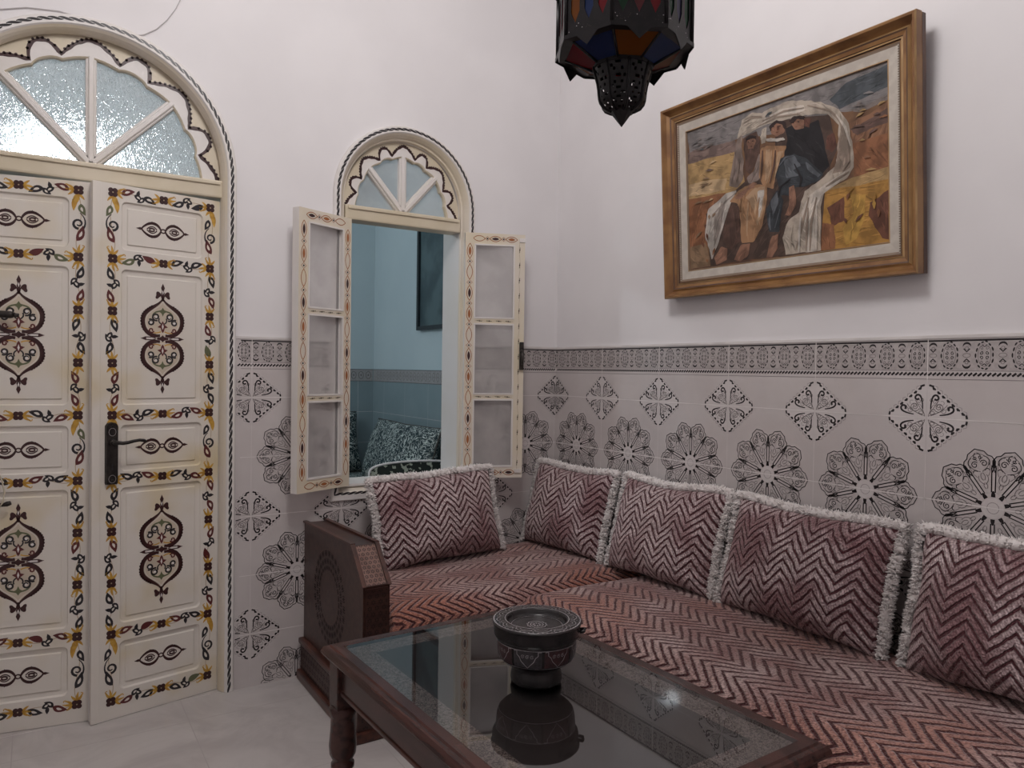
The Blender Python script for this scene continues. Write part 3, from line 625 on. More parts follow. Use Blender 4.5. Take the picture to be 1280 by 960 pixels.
# scalloped outline of a fanlight: radius of the painted line by angle
def scallop(th, cusp, apo, apr):
    """apo: pointed lobes, apr: small round lobes"""
    th = th if th <= 90 else 180 - th
    B = [(-15, 14, apo), (14, 30, apr), (30, 60, apo), (60, 75.7, apr), (75.7, 104.3, apo)]
    for i, (a, b, ap) in enumerate(B):
        if a <= th <= b:
            t = abs((th-(a+b)/2)/((b-a)/2))
            return cusp+(ap-cusp)*(1-t**(2.6 if ap == apr else 1.5))
    return cusp
def fanlight(parent, cx, zc, ro, cusp, apo, apr, glass, zt0, zt1, tx, y0, bw, yt, off=.055):
    mb = MB(); n = 180; zh = zt1-.002; sz = (zc+ro-zh)/ro
    ins = [(scallop(180*i/n, cusp, apo, apr)) for i in range(n+1)]
    rin = [cusp-off+(r-cusp)*.22 for r in ins]
    vs = []
    for i in range(n+1):
        a = pi*i/n; c, s_ = cos(a), sin(a)
        for r, y in ((ro, y0), (rin[i]+.004, y0), (rin[i], y0+.004), (rin[i], y0+.022), (ro, y0+.022)): vs.append((cx+r*c, y, zh-.004*(s_ < .01)+r*s_*sz))
    fs = [(i*5+j, (i+1)*5+j, (i+1)*5+j+1, i*5+j+1) for i in range(n) for j in range(4)]
    mb.add(vs, fs, 'cream_yellow')
    for i in range(n):      # pale inner border inside the painted line
        mb.add([(cx+q*cos(pi*t_/n), y0-.0002, zh+q*sin(pi*t_/n)*sz) for q, t_ in ((rin[i]+.0042, i), (ins[i], i), (ins[i+1], i+1), (rin[i+1]+.0042, i+1))], [(0, 1, 2, 3)], 'cream_white')
    k = Ink(mb, lambda u, v, h: (cx+u, y0-h, zh+v*sz))
    pts = [(ins[i]*cos(pi*i/n), ins[i]*sin(pi*i/n)) for i in range(n+1)]
    k.stroke(pts, lambda t: bw*(.70+.16*sin(t*n*1.15)), 'door_brown', 2)
    for i in range(0, n+1, 2):
        q = (ins[i]+bw*.36); k.disc(q*cos(pi*i/n), q*sin(pi*i/n), bw*.30, 'door_brown', 2, 6)
    plate = mb.build('fanlight_frame', parent, recalc=False)
    mb = MB(); mb.bbox((cx-tx, yt, zt0), (cx+tx, y0+.05, zt1), 'cream_yellow', .006)
    mb.bbox((cx-tx+.01, yt-.006, zt1-.016), (cx+tx-.01, yt+.01, zt1-.004), 'cream_yellow', .003)
    mb.build('transom', parent)
    for a in (45, 90, 135):
        mb = MB(); c, s_ = cos(radians(a)), sin(radians(a)); r1 = rin[int(n*a/180)]+.006
        for w, ya, yb in ((.030, y0+.004, y0+.03), (.016, y0-.003, y0+.01)):
            vs = []
            for r in (.0, r1):
                for q, yy in ((-w/2, yb), (-w/2, ya+.003), (-w/2+.003, ya), (w/2-.003, ya), (w/2, ya+.003), (w/2, yb)):
                    vs.append((cx+r*c-q*s_, yy, zh+r*s_*sz+q*c))
            mb.add(vs, [(i, i+1, 7+i, 6+i) for i in range(5)] + [(0, 1, 2, 3, 4, 5), tuple(range(6, 12))], 'cream_white')
        mb.build('muntin', parent)
    for i in range(4):
        mb = MB(); a0, a1 = i*45, (i+1)*45; yy = y0+.020
        pts = [(0.0, 0.0)] + [(( rin[min(n, int(round(n*(a0+(a1-a0)*j/16)/180)))]+.012)*cos(radians(a0+(a1-a0)*j/16)), (rin[min(n, int(round(n*(a0+(a1-a0)*j/16)/180)))]+.012)*sin(radians(a0+(a1-a0)*j/16))) for j in range(17)]
        mb.add([(cx+p[0], yy, zh+p[1]*sz) for p in pts], [(0, j, j+1) for j in range(1, 17)], glass)
        mb.build('pane', parent)

# ------------------------------------------------------------------ the door
door = thing('door_1', None, None, kind='structure')
door['label'] = 'arched double door of cream leaves painted with flower vines and medallions'
mb = surround_mb(DCX, DZC, [(.4185, 0), (.417, -.012), (.4135, -.016), (.3915, -.016), (.388, -.011), (.382, -.004), (.377, .006), (.3735, .018), (.373, .028), (.380, .030), (.380, TB+.002), (.400, TB+.003)], .001)
rope(mb, DCX, DZC, .4025, -.016, .002)
mb.build('arch_surround', door)
fanlight(door, DCX, DZC, .3845, .318, .3665, .3640, 'glass_textured', 1.637, 1.694, .379, .036, .0150, .012, .014)

# painted motifs of the door
def m_flower(k, s=1):
    k.push(0, 0, 0, s)
    for a in (45, 135, 225, 315): k.disc(.0078*cos(radians(a)), .0078*sin(radians(a)), .0074, 'door_brown', 3, 9)
    k.disc(0, 0, .0022, 'door_tan', 4, 6); k.pop()
def m_leaf(k, x, y, rot, L, W, m, hollow=True, inner='door_tan'):
    L *= 1.10; W *= 1.14
    k.push(x, y, rot)
    up = bez((0, 0), (L*.15, W*1.1), (L*.6, W*1.0), (L, 0), 7); dn = bez((L, 0), (L*.7, -W*.2), (L*.35, -W*.75), (0, 0), 7)
    k.poly(up + dn[1:-1], m, 2)
    if hollow:
        k.poly(bez((L*.26, W*.12), (L*.33, W*.52), (L*.52, W*.52), (L*.66, W*.16), 5) + bez((L*.66, W*.16), (L*.5, W*.02), (L*.38, -W*.10), (L*.26, W*.12), 4)[1:-1], 'cream_door', 3)
    k.pop()
def m_sprig(k, rot):
    """yellow leaves growing out of a flower, along +x after rot"""
    k.push(0, 0, rot)
    for p in (((.010, 0), (.018, .007), (.022, .013), (.031, .013)), ((.010, 0), (.018, -.007), (.021, -.012), (.028, -.015)), ((.010, 0), (.020, .001), (.028, .000), (.038, .004))):
        k.stroke(bez(*p, 6), lambda t: .0066*sin(pi*(.25+.72*t))+.0008, 'door_yellow', 2)
    k.stroke(bez((.026, .012), (.030, .018), (.036, .016), (.035, .010), 5), .0026, 'door_yellow', 2)
    k.pop()
LC = ['door_black', 'door_maroon', 'door_green', 'door_black', 'door_black', 'door_maroon']
def vine(k, x0, y0, x1, y1, sd, short=False, curl=False):
    """a run of vine between two flowers"""
    L = hypot(x1-x0, y1-y0); a = atan2(y1-y0, x1-x0); rnd = random.Random(sd)
    k.push(x0, y0, a)
    m_sprig(k, 0); k.push(L, 0); m_sprig(k, pi); k.pop()
    sg = 1 if sd % 2 else -1
    k.stroke(bez((.014, 0), (L*.3, sg*.022), (L*.5, -sg*.024), (L-.014, 0), 18), .0020, 'door_tan', 1)
    a0, a1 = .028, L-.028
    if curl:
        k.stroke(spiral(L*.5, 0, .0155, 180, 1.15, 16, .3), lambda t: .0075*(1-.5*t), 'door_black', 2)
        k.stroke(bez((L*.42, .012), (L*.5, .022), (L*.6, .019), (L*.66, .004), 6), lambda t: .0055*(1-.6*t), 'door_black', 2)
        m_leaf(k, L*.24, -.005, radians(20), L*.23, .0155, rnd.choice(LC)); m_leaf(k, L*.80, .006, radians(160), L*.17, .014, rnd.choice(LC))
        m_leaf(k, L*.90, -.005, radians(190), L*.20, .011, 'door_yellow', False)
    else:
        n = 3 if L > .085 else 2
        for i in range(n):
            t = a0+(a1-a0)*(i+.5)/n; up = (-1)**i*sg; l = min(.038, (a1-a0)/n*1.45)
            if i == 1:
                m_leaf(k, t-.014, .001, radians(38*up), l*.72, .0120, 'door_black', True); m_leaf(k, t+.015, .002*up, radians(180-40*up), l*.66, .0115, 'door_black', True)
                m_leaf(k, t-.002, .002*up, radians(-80*up), .018, .0080, 'door_black', False)
            else:
                m_leaf(k, t-l*.5*(1 if up > 0 else -1), -.004*up, radians(22 if up > 0 else 180+22) if rnd.random() < .6 else radians(-20 if up > 0 else 160), l, .0150, rnd.choice(LC), rnd.random() < .8)
    k.pop()
def m_medallion(k, H=.174, W=.063):
    """tall double heart; centre at origin, half height H, half width W"""
    for sy in (1, -1):
        k.push(0, 0, 0, 1, sy)
        side = bez((.0, .128), (.010, .098), (W*.98, .095), (W*.94, .052), 14) + bez((W*.94, .052), (W*.92, .018), (W*.50, .004), (.008, .010), 10)[1:]
        full = side + [(-p[0], p[1]) for p in side[::-1]]
        k.poly([(p[0]*.93, p[1]*.97) for p in full], 'door_beige', 0)
        inner = [(p[0]*.84, .050+(p[1]-.050)*.86) for p in full]
        k.stroke(inner, .0014, 'cream_white', 2, True)
        for sx in (1, -1):
            k.push(0, 0, 0, sx, 1)
            k.stroke(side, lambda t: .0040+.0082*(sin(pi*min(.5, t*1.3)) if t < .92 else .7)**1.6, 'door_brown', 3)
            for i in range(12):     # scalloped outer rim
                q = side[6+i]; k.disc(q[0]+.0042, q[1]+.001, .0042, 'door_brown', 3, 7)
            # tip lobes
            k.poly(bez((-.001, .122), (.004, .152), (.024, .156), (.020, .136), 6) + bez((.020, .136), (.027, .122), (.015, .122), (.011, .130), 5)[1:] + [(.006, .134), (.003, .122)], 'door_brown', 3)
            k.stroke([(0, .118), (0, .140)], .007, 'door_brown', 3)
            # scrolls
            k.stroke(spiral(.020, .068, .0125, 250, 1.25, 14, .3), .0052, 'door_black', 3)
            k.stroke(spiral(.036, .050, .0105, 60, 1.25, 14, .3), .0052, 'door_black', 3)
            k.disc(.0355, .050, .0042, 'cream_white', 4, 8); k.disc(.0200, .068, .0040, 'cream_white', 4, 8)
            k.stroke(bez((.004, .088), (.014, .084), (.024, .086), (.030, .072), 7), .0048, 'door_green', 2)
            k.stroke(spiral(.034, .026, .0085, 200, 1.1, 10, .3), .0044, 'door_maroon', 3)
            k.stroke(bez((.006, .022), (.016, .016), (.026, .018), (.034, .017), 7), .0036, 'door_yellow', 2)
            k.stroke(bez((.004, .046), (.012, .050), (.014, .058), (.010, .064), 6), .0040, 'door_black', 3)
            # waist points
            k.poly([(.018, 0), (.030, .006), (.052, .0055), (.060, .002), (W*1.05, 0)], 'door_brown', 4)
            k.poly([(.022, .0002), (.032, .0028), (.048, .0026), (.050, .0002)], 'cream_white', 5)
            k.pop()
        k.poly([(0, .128), (.0055, .142), (.0028, .150), (.0058, .160), (0, .174), (-.0058, .160), (-.0028, .150), (-.0055, .142)], 'door_brown', 4)
        k.poly([(0, .138), (.0022, .146), (0, .153), (-.0022, .146)], 'cream_white', 5)
        k.poly([(0, .098), (.005, .090), (.010, .084), (.004, .080), (0, .070), (-.004, .080), (-.010, .084), (-.005, .090)], 'door_green', 3)
        k.poly([(0, .056), (.006, .044), (.016, .036), (.006, .033), (.004, .024), (0, .018), (-.004, .024), (-.006, .033), (-.016, .036), (-.006, .044)], 'door_maroon', 4)
        k.poly([(0, .048), (.0030, .038), (0, .028), (-.0030, .038)], 'cream_white', 5)
        k.pop()
    k.poly([(0, .011), (.006, .005), (.016, .0035), (.018, 0), (.016, -.0035), (.006, -.005), (0, -.011), (-.006, -.005), (-.016, -.0035), (-.018, 0), (-.016, .0035), (-.006, .005)], 'door_brown', 5)
def m_lens(k, s=1.):
    """two ringed lozenges joined by a small ring"""
    k.push(0, 0, 0, s)
    for sx in (1, -1):
        k.push(0, 0, 0, sx, 1)
        for sy in (1, -1):
            k.push(0, 0, 0, 1, sy)
            k.stroke(bez((.006, 0), (.013, .021), (.036, .030), (.060, .002), 13), lambda t: .0042+.0040*sin(pi*t), 'door_brown', 2)
            for q in ((.022, .0165), (.031, .0200), (.040, .0165)): k.poly([(q[0]-.003, q[1]-.001), (q[0]+.001, q[1]+.0058), (q[0]+.004, q[1]-.002)], 'door_brown', 2)
            k.stroke(bez((.018, .001), (.026, .013), (.036, .012), (.046, .001), 8), .0030, 'door_brown', 2)
            k.stroke(bez((.024, .001), (.030, .006), (.036, .005), (.040, .001), 5), .0046, 'door_brown', 2)
            k.pop()
        k.poly([(.056, 0), (.064, .0042), (.076, 0), (.064, -.0042)], 'door_brown', 3)
        k.pop()
    k.stroke(arcp(0, 0, .0065, 0, 360, 12, .0055), .0038, 'door_brown', 3)
    k.pop()
def rrect(x0, z0, x1, z1, r, n=5):
    o = []
    for cx, cz, a in ((x1-r, z1-r, 0), (x0+r, z1-r, 90), (x0+r, z0+r, 180), (x1-r, z0+r, 270)):
        o += [(cx+r*cos(radians(a+90*i/n)), cz+r*sin(radians(a+90*i/n))) for i in range(n+1)]
    return o
def door_leaf(side, W, loc, ang):
    """side +1: the leaf runs from the meeting stile towards +x; front face at local y = 0"""
    mb = MB(); Z0, Z1 = .0015, 1.628; sx = side
    X = lambda s: s*sx
    v1, v2 = (.052, .346) if sx > 0 else (.030, .334)
    pc = (v1+v2)/2 ; p0, p1 = v1+.024, v2-.024
    panels = [(.086, .236), (.290, .708), (.757, .900), (.960, 1.374), (1.431, 1.579)]
    outer = [(X(0), Z0), (X(W), Z0), (X(W), Z1), (X(0), Z1)]
    holes = []
    for za, zb in panels:
        L0 = rrect(p0, za, p1, zb, .016); holes.append([(X(a), b) for a, b in L0])
        seq = [(0, 0), (.004, .0065), (.015, .0075), (.0175, .0075)]
        rr = [.016, .013, .006, .004]
        loops = [[(X(a), y, b) for a, b in rrect(p0+i, za+i, p1-i, zb-i, r)] for (i, y), r in zip(seq, rr)]
        fi = .0205
        loops.append([(X(a), .0035, b) for a, b in rrect(p0+fi, za+fi, p1-fi, zb-fi, .002)])
        n = len(loops[0]); vs = [p for l in loops for p in l]
        mb.add(vs, [(j*n+i, j*n+(i+1) % n, (j+1)*n+(i+1) % n, (j+1)*n+i) for j in range(len(loops)-1) for i in range(n)], 'cream_door')
        mb.add(loops[-1], [tuple(range(n))], 'cream_door')
    holed(mb, outer, holes, 0, 'cream_door')
    b = .036
    reveal(mb, outer, 0, b, 'cream_white'); mb.add([(p[0], b, p[1]) for p in outer], [(0, 1, 2, 3)], 'cream_door')
    if sx > 0:    # rebate strip on the meeting stile
        mb.bbox((-.004, -.003, Z0), (.020, .010, Z1), 'cream_door', .002)
    k = Ink(mb, lambda u, v, h: (X(u), -h, v))
    rows = [.056, .262, .733, .930, 1.403, 1.602]
    rid = 0
    for v in (v1, v2):
        for z in rows: k.push(v, z); m_flower(k, 1.05); k.pop()
        for i in range(5):
            a, c = rows[i], rows[i+1]; parts = 3 if c-a > .3 else 1
            for j in range(parts):
                za, zb2 = a+(c-a)*j/parts, a+(c-a)*(j+1)/parts
                if j: k.push(v, za); m_flower(k, 1.05); k.pop()
                vine(k, v, za, v, zb2, rid + (v == v2)*2, curl=parts == 1); rid += 1
    for z in rows:
        k.push(pc, z); m_flower(k, 1.0); k.pop()
        vine(k, v1, z, pc, z, rid); vine(k, pc, z, v2, z, rid+1); rid += 3
    k = Ink(mb, lambda u, v, h: (X(u), .0035-h, v))
    for i, (za, zb2) in enumerate(panels):
        k.push(pc, (za+zb2)/2)
        if zb2-za > .2: m_medallion(k)
        else: m_lens(k, 1.06)
        k.pop()
    return mb.build('door_leaf', door, loc, (0, 0, ang), recalc=False)
a_r = atan2(.03+.048, -1.362+1.732)
leaf_r = door_leaf(1, .3775, (-1.732, -.048, 0), a_r)
a_l = atan2(-(.055+.010), (2.10-1.738))
leaf_l = door_leaf(-1, .366, (-1.7395, -.010, 0), a_l)
leaf_r['label'] = 'right leaf with long black handle plate'
leaf_l['label'] = 'left leaf with short dark latch'
# handle plate and lever
mb = MB()
pl_ = [(.034, .727), (.036, .722), (.064, .722), (.066, .727), (.066, .897), (.061, .905), (.050, .908), (.039, .905), (.034, .897)]
mb.add([(p[0], -.012, p[1]) for p in pl_], [tuple(range(len(pl_)))], 'iron')
nn = len(pl_); mb.add([(p[0], -.012, p[1]) for p in pl_] + [(.050+(p[0]-.050)*1.12, -.001, .815+(p[1]-.815)*1.02) for p in pl_], [(i, (i+1) % nn, nn+(i+1) % nn, nn+i) for i in range(nn)], 'iron')
k = Ink(mb, lambda u, v, h: (u, -.012-h, v))
k.poly([(.0475, .765), (.0525, .765), (.0515, .776), (.053, .781), (.050, .785), (.047, .781), (.0485, .776)], 'ink_black', 2)
for z in (.738, .880): k.stroke(arcp(.050, z, .010, 0, 360, 10, .012), .0015, 'ink_soft', 1)
for z in (.733, .897): mb.lathe([(.004, 0), (.0035, .002), (0.0005, .003)], 'iron', 8, (0, 0, 0)) if False else mb.box((.047, -.0145, z-.003), (.053, -.012, z+.003), 'iron')
hp = mb.build('handle_plate', leaf_r)
mb = MB()
mb.tube([(.050, -.010, .850), (.050, -.030, .850)], .0095, 'iron', 14)
mb.tube([(.050, -.024, .850), (.050, -.044, .850), (.056, -.052, .850), (.068, -.053, .8485), (.082, -.053, .850), (.098, -.053, .8535), (.114, -.053, .8555), (.127, -.053, .8535), (.134, -.052, .850)], [.007, .0065, .006, .0058, .0052, .0048, .0048, .0052, .0035], 'iron', 10)
mb.build('lever', hp)
# the short latch bar and hook of the left leaf
mb = MB()
mb.tube([(-.300, -.024, 1.226), (-.196, -.026, 1.2225), (-.190, -.026, 1.2225)], [.010, .0105, .009], 'iron', 14)
mb.tube([(-.190, -.026, 1.2225), (-.176, -.026, 1.2215)], [.0062, .0055], 'iron', 12)
mb.bbox((-.330, -.034, 1.205), (-.296, -.0005, 1.246), 'iron', .004)
mb.build('latch', leaf_l)
mb = MB()
mb.tube([(-.260, -.018, .676), (-.215, -.020, .674), (-.205, -.020, .676), (-.196, -.020, .679)], [.005, .0055, .0075, .006], 'iron', 10)
mb.tube([(-.262, -.001, .676), (-.260, -.018, .676)], .006, 'iron', 8)
hk = mb.build('hook', leaf_l)
mb = MB()
mb.tube([(-.245, -.005, .790), (-.232, -.012, .775), (-.219, -.015, .745), (-.212, -.018, .710), (-.214, -.028, .682), (-.222, -.030, .668)], .0022, 'string_cream', 6)
mb.build('string', hk)

# ------------------------------------------------------------------ the window
win = thing('window_1', None, None, kind='structure')
win['label'] = 'arched window with two open painted casements'
mb = surround_mb(WCX, WZC, [(.2885, 0), (.287, -.010), (.2835, -.014), (.264, -.014), (.2605, -.010), (.255, -.003), (.249, .008), (.2455, .018), (.240, .020), (.2375, .030), (.2365, TB+.002), (.262, TB+.003)], WZ0, .2365)
rope(mb, WCX, WZC, .2735, -.014, WZ0-.0235+.0, True, .0240, .0044)
mb.build('arch_surround', win)
fanlight(win, WCX, WZC, .2400, .193, .2270, .2240, 'glass_frosted', 1.622, 1.676, .236, .040, .0118, .016, .012)
mb = MB(); mb.bbox((WCX-.236, .010, WZ0-.004), (WCX+.236, TB+.004, WZ0+.006), 'cream_white', .002); mb.build('sill', win)

def m_chain(k, L, nunit, cols):
    """chain of pointed ovals and dotted diamonds along x"""
    p = L/nunit
    for i in range(nunit):
        x = (i+.5)*p; c = cols[i % len(cols)]; w = p*.36; h = min(.0115, p*.19)
        up = bez((x-w, 0), (x-w*.4, h*1.25), (x+w*.4, h*1.25), (x+w, 0), 8); dn = [(a, -b) for a, b in up]
        k.stroke(up, .0026, 'door_orange', 2); k.stroke(dn, .0026, 'door_orange', 2)
        if c != 'open':
            k.poly([(x+(a-x)*.62, b*.52) for a, b in up] + [(x+(a-x)*.62, b*.52) for a, b in dn[::-1]][1:-1], c, 3)
        if i < nunit-1:
            q = (i+1)*p; d = p*.12
            k.stroke([(q-d, 0), (q, d*1.1), (q+d, 0), (q, -d*1.1)], .0020, 'door_orange', 2, True)
            k.disc(q, 0, .0036, 'door_black', 3, 7)
def m_wave(k, L, n):
    k.stroke([(L*t/40, .0022*sin(t/40*2*pi*n/2)) for t in range(41)], .0013, 'door_tan', 1)
    for i in range(n): k.disc(L*(i+.5)/n, 0, .0028, 'door_brown', 3, 7); k.stroke([(L*(i+.5)/n-.012, .001), (L*(i+.5)/n+.010, -.001)], .0026, 'door_green', 2)
def casement(side, loc, ang):
    """side +1: runs from the hinge to +x, front face at y = 0 (seen from this room)"""
    W, Z0, Z1, T = .237, .658, 1.618, .032
    X = lambda s: s*side
    mb = MB(); st = .040; so = .044
    rails = [(Z0, Z0+.046), (.965, .990), (1.262, 1.288), (Z1-.046, Z1)]
    outer = [(X(0), Z0), (X(W), Z0), (X(W), Z1), (X(0), Z1)]
    gaps = [(rails[i][1], rails[i+1][0]) for i in range(3)]
    holes = [[(X(st), a), (X(W-so), a), (X(W-so), b), (X(st), b)] for a, b in gaps]
    holed(mb, outer, holes, 0, 'cream_paint'); holed(mb, outer, holes, T, 'cream_white'); reveal(mb, outer, 0, T, 'cream_white')
    for h in holes:
        reveal(mb, h, 0, T, 'cream_white')
        a, b = h[0][1], h[2][1]      # glazing beads
        e = .004
        for q0, q1 in (((X(st), -.002, a-e), (X(W-so), .006, a+.002)), ((X(st), -.002, b-.002), (X(W-so), .006, b+e)), ((X(st-e), -.002, a-e), (X(st+.002), .006, b+e)), ((X(W-so-.002), -.002, a-e), (X(W-so+e), .006, b+e))):
            mb.box(q0, q1, 'cream_white')
    cols = ['open', 'door_orange', 'door_brown']
    k = Ink(mb, lambda u, v, h: (X(u), -h, v))
    for v, off in ((.018, 0), (W-.021, 1)):
        k.push(v, Z0+.03, pi/2); (m_chain(k, Z1-Z0-.06, 11, cols[off:]+cols[:off]) if not (side > 0 and off) else m_wave(k, Z1-Z0-.06, 15)); k.pop()
    for z, c in ((Z0+.021, cols if side > 0 else cols[::-1]), (Z1-.021, ['open', 'door_brown', 'door_orange'] if side > 0 else ['open', 'door_orange', 'door_brown'])):
        k.push(.022, z); m_chain(k, W-.044, 3, c); k.pop()
    for a, b in rails[1:3]:
        k.push(st, (a+b)/2); m_wave(k, W-st-so, 4); k.pop()
    if side > 0:      # little corner blocks on the closing stile
        mb.box((W-.022, -.004, Z1-.030), (W+.002, 0, Z1-.014), 'cream_white'); mb.box((W-.032, -.006, Z0+.020), (W-.006, 0, Z0+.034), 'cream_white')
    o = mb.build('casement', win, loc, (0, 0, ang), recalc=False)
    for a, b in gaps:
        m2 = MB(); m2.add([(X(st-.002), T*.5, a-.002), (X(W-so+.002), T*.5, a-.002), (X(W-so+.002), T*.5, b+.002), (X(st-.002), T*.5, b+.002)], [(0, 1, 2, 3)], 'glass_frosted'); m2.build('pane', o)
    return o
c_r = casement(1, (-.466, -.030, 0), radians(-22))
c_l = casement(-1, (-.922, -.012, 0), radians(23.5))
c_r['label'] = 'right casement with grey latch'; c_l['label'] = 'left casement'
mb = MB()
mb.bbox((.219, -.012, 1.085), (.236, .0, 1.195), 'iron', .003)
mb.tube([(.2275, -.012, 1.160), (.2275, -.024, 1.160), (.2275, -.027, 1.150), (.2275, -.026, 1.118), (.2275, -.022, 1.105)], [.006, .006, .006, .005, .0035], 'iron', 10)
mb.build('latch', c_r)

# thin wire running along the plaster above the door
mb = MB()
mb.tube([(-2.06, -.004, 2.02), (-1.99, -.004, 2.075), (-1.90, -.004, 2.107), (-1.82, -.004, 2.118), (-1.74, -.004, 2.112), (-1.67, -.004, 2.096), (-1.63, -.004, 2.094), (-1.595, -.004, 2.106), (-1.56, -.004, 2.132), (-1.53, -.004, 2.168), (-1.505, -.004, 2.21), (-1.48, -.004, 2.27), (-1.42, -.004, 2.45), (-1.35, -.004, 2.944)], .0015, 'cable_grey', 6)
tag(mb.build('cable'), 'thin grey cable running up the white wall from the door arch', 'cable')

# ================================================================== sofa
def lattice(k, w, h, cell, m='carve_shade', clip=None):
    """star lattice: flat dark shapes painting the shade of its openings, over a w x h field"""
    rows = max(1, int(round(h/(cell*.866)))); cols = max(1, int(round(w/cell)))
    cw = w/cols; rh = h/rows
    for r in range(rows+1):
        for c in range(-1, cols+1):
            x = (c+.5+(r % 2)*.5)*cw; y = r*rh
            for i in range(6):
                a = radians(60*i+30); k.push(x, y, a)
                q = [(cell*.10, 0), (cell*.24, cell*.105), (cell*.40, 0), (cell*.24, -cell*.105)]
                pts = [k.tp(p) for p in q]
                if all(-1e-6 <= p2[0] <= w and 0 <= p2[1] <= h for p2 in [(x+p[0]*cos(a)-p[1]*sin(a), y+p[0]*sin(a)+p[1]*cos(a)) for p in q]) and (clip is None or all(clip(*p) for p in pts)):
                    k.poly(q, m, 1)
                k.pop()
sofa = thing('corner_sofa', 'dark carved wooden corner sofa base with a high armrest beside the door', 'sofa', (0, 0, 0))
AX0, AX1 = -1.082, -1.000
mb = MB()
prof = [(-.012, .135), (-.012, .541), (-.470, .554), (-.566, .452), (-.566, .135)]
n = len(prof)
mb.add([(AX0, y, z) for y, z in prof] + [(AX1, y, z) for y, z in prof], [tuple(range(n)), tuple(range(2*n-1, n-1, -1))] + [(i, (i+1) % n, n+(i+1) % n, n+i) for i in range(n)], 'wood_dark')
# cap mouldings on the top
def slopebox(y0, z0, y1, z1, xa, xb, t, m):
    L = hypot(y1-y0, z1-z0); ny, nz = -(z1-z0)/L*-1, abs(y1-y0)/L
    ny = (z1-z0)/L*1.0; ny, nz = ((z1-z0)/L, -(y1-y0)/L)
    vs = []
    for x in (xa, xb):
        for (y, z) in ((y0, z0), (y1, z1)):
            vs += [(x, y, z), (x, y+ny*t, z+nz*t)]
    mb.add(vs, [(0, 2, 3, 1), (4, 5, 7, 6), (1, 3, 7, 5), (0, 4, 6, 2), (0, 1, 5, 4), (2, 6, 7, 3)], m)
slopebox(-.006, .541, -.472, .554, AX0-.004, AX0+.010, .006, 'wood_red')
slopebox(-.006, .541, -.472, .554, AX1-.010, AX1+.004, .006, 'wood_red')
slopebox(-.468, .554, -.568, .450, AX0-.004, AX0+.009, .006, 'wood_red')
slopebox(-.468, .554, -.568, .450, AX1-.009, AX1+.004, .006, 'wood_red')
# round carving on the outer side, its recess shade drawn in dark colour
k = Ink(mb, lambda u, v, h: (AX0-h, u, v))
cy, cz = -.272, .345
for i in range(28):
    a = 2*pi*i/28
    for r_, s_ in ((.093, .010), (.114, .013), (.139, .014)):
        aa = a+(pi/28 if r_ == .114 else 0); k.push(cy+r_*cos(aa), cz+r_*1.02*sin(aa), aa)
        k.poly([(-s_*.8, 0), (0, s_*.42), (s_*.8, 0), (0, -s_*.42)], 'carve_shade', 1)
        k.stroke([(-s_*.7, s_*.5), (0, s_*.66), (s_*.7, s_*.5)], .0036, 'carve_shade', 1); k.stroke([(-s_*.7, -s_*.5), (0, -s_*.66), (s_*.7, -s_*.5)], .0030, 'carve_shade', 1); k.pop()
for r_ in (.082, .154): k.stroke(arcp(cy, cz, r_, 0, 360, 40), .003, 'wood_red', 1)
arm = mb.build('armrest', sofa)
# carved strips
def slantf(u, v, h):
    d = Vector((0, -.096, -.102)); Ld = d.length; d.normalize(); nrm = Vector((0, -d.z*-1, 0)); nrm = Vector((0, -.102, .096)).normalized()
    p = Vector((AX0+.011+u, -.470, .554)) + d*(Ld-.004-v) + nrm*(.002+h) + d*.002
    return p[:]
mb = MB(); wS = AX1-AX0-.022
mb.add([slantf(0, 0, 0), slantf(wS, 0, 0), slantf(wS, .133, 0), slantf(0, .133, 0)], [(0, 1, 2, 3)], 'carve_lit')
k = Ink(mb, slantf); lattice(k, wS, .133, .0165)
mb.build('carved_strip', arm, recalc=False)
mb = MB()
mb.box((AX0+.006, -.570, .14), (AX1-.006, -.5662, .446), 'wood_dark')
k = Ink(mb, lambda u, v, h: (AX0+.008+u, -.570-h, .145+v)); lattice(k, .066, .296, .020)
k.h0 = .0004
mb.build('carved_strip', arm)
# plinth under the armrest
mb = MB()
mb.bbox((-1.094, -.562, .030), (-.985, -.012, .135), 'wood_dark', .004)
mb.bbox((-1.108, -.572, 0), (-.980, -.012, .032), 'wood_red', .006)
mb.bbox((-1.102, -.578, .122), (-.985, -.012, .142), 'wood_red', .006)
k = Ink(mb, lambda u, v, h: (-1.094-h, -.02-u, .038+v)); lattice(k, .52, .078, .026)
k = Ink(mb, lambda u, v, h: (-1.084+u, -.562-h, .038+v)); lattice(k, .09, .078, .026)
mb.build('plinth', sofa)
# bench carcasses
mb = MB()
mb.bbox((-.984, -.540, .028), (-.014, -.012, .190), 'wood_dark', .004); mb.bbox((-.980, -.555, 0), (-.565, -.02, .030), 'wood_red', .006)
mb.bbox((-.984, -.552, .170), (-.014, -.012, .200), 'wood_red', .005)
k = Ink(mb, lambda u, v, h: (-.97+u, -.540-h, .036+v)); lattice(k, .40, .128, .030)
mb.build('bench', sofa)
mb = MB()
mb.bbox((-.560, -3.0, .028), (-.014, -.541, .190), 'wood_dark', .004); mb.bbox((-.575, -3.0, 0), (-.02, -.553, .030), 'wood_red', .006)
mb.bbox((-.572, -3.0, .170), (-.014, -.553, .200), 'wood_red', .005)
k = Ink(mb, lambda u, v, h: (-.560-h, -.60-u, .036+v)); lattice(k, 2.35, .128, .030)
mb.build('bench', sofa)

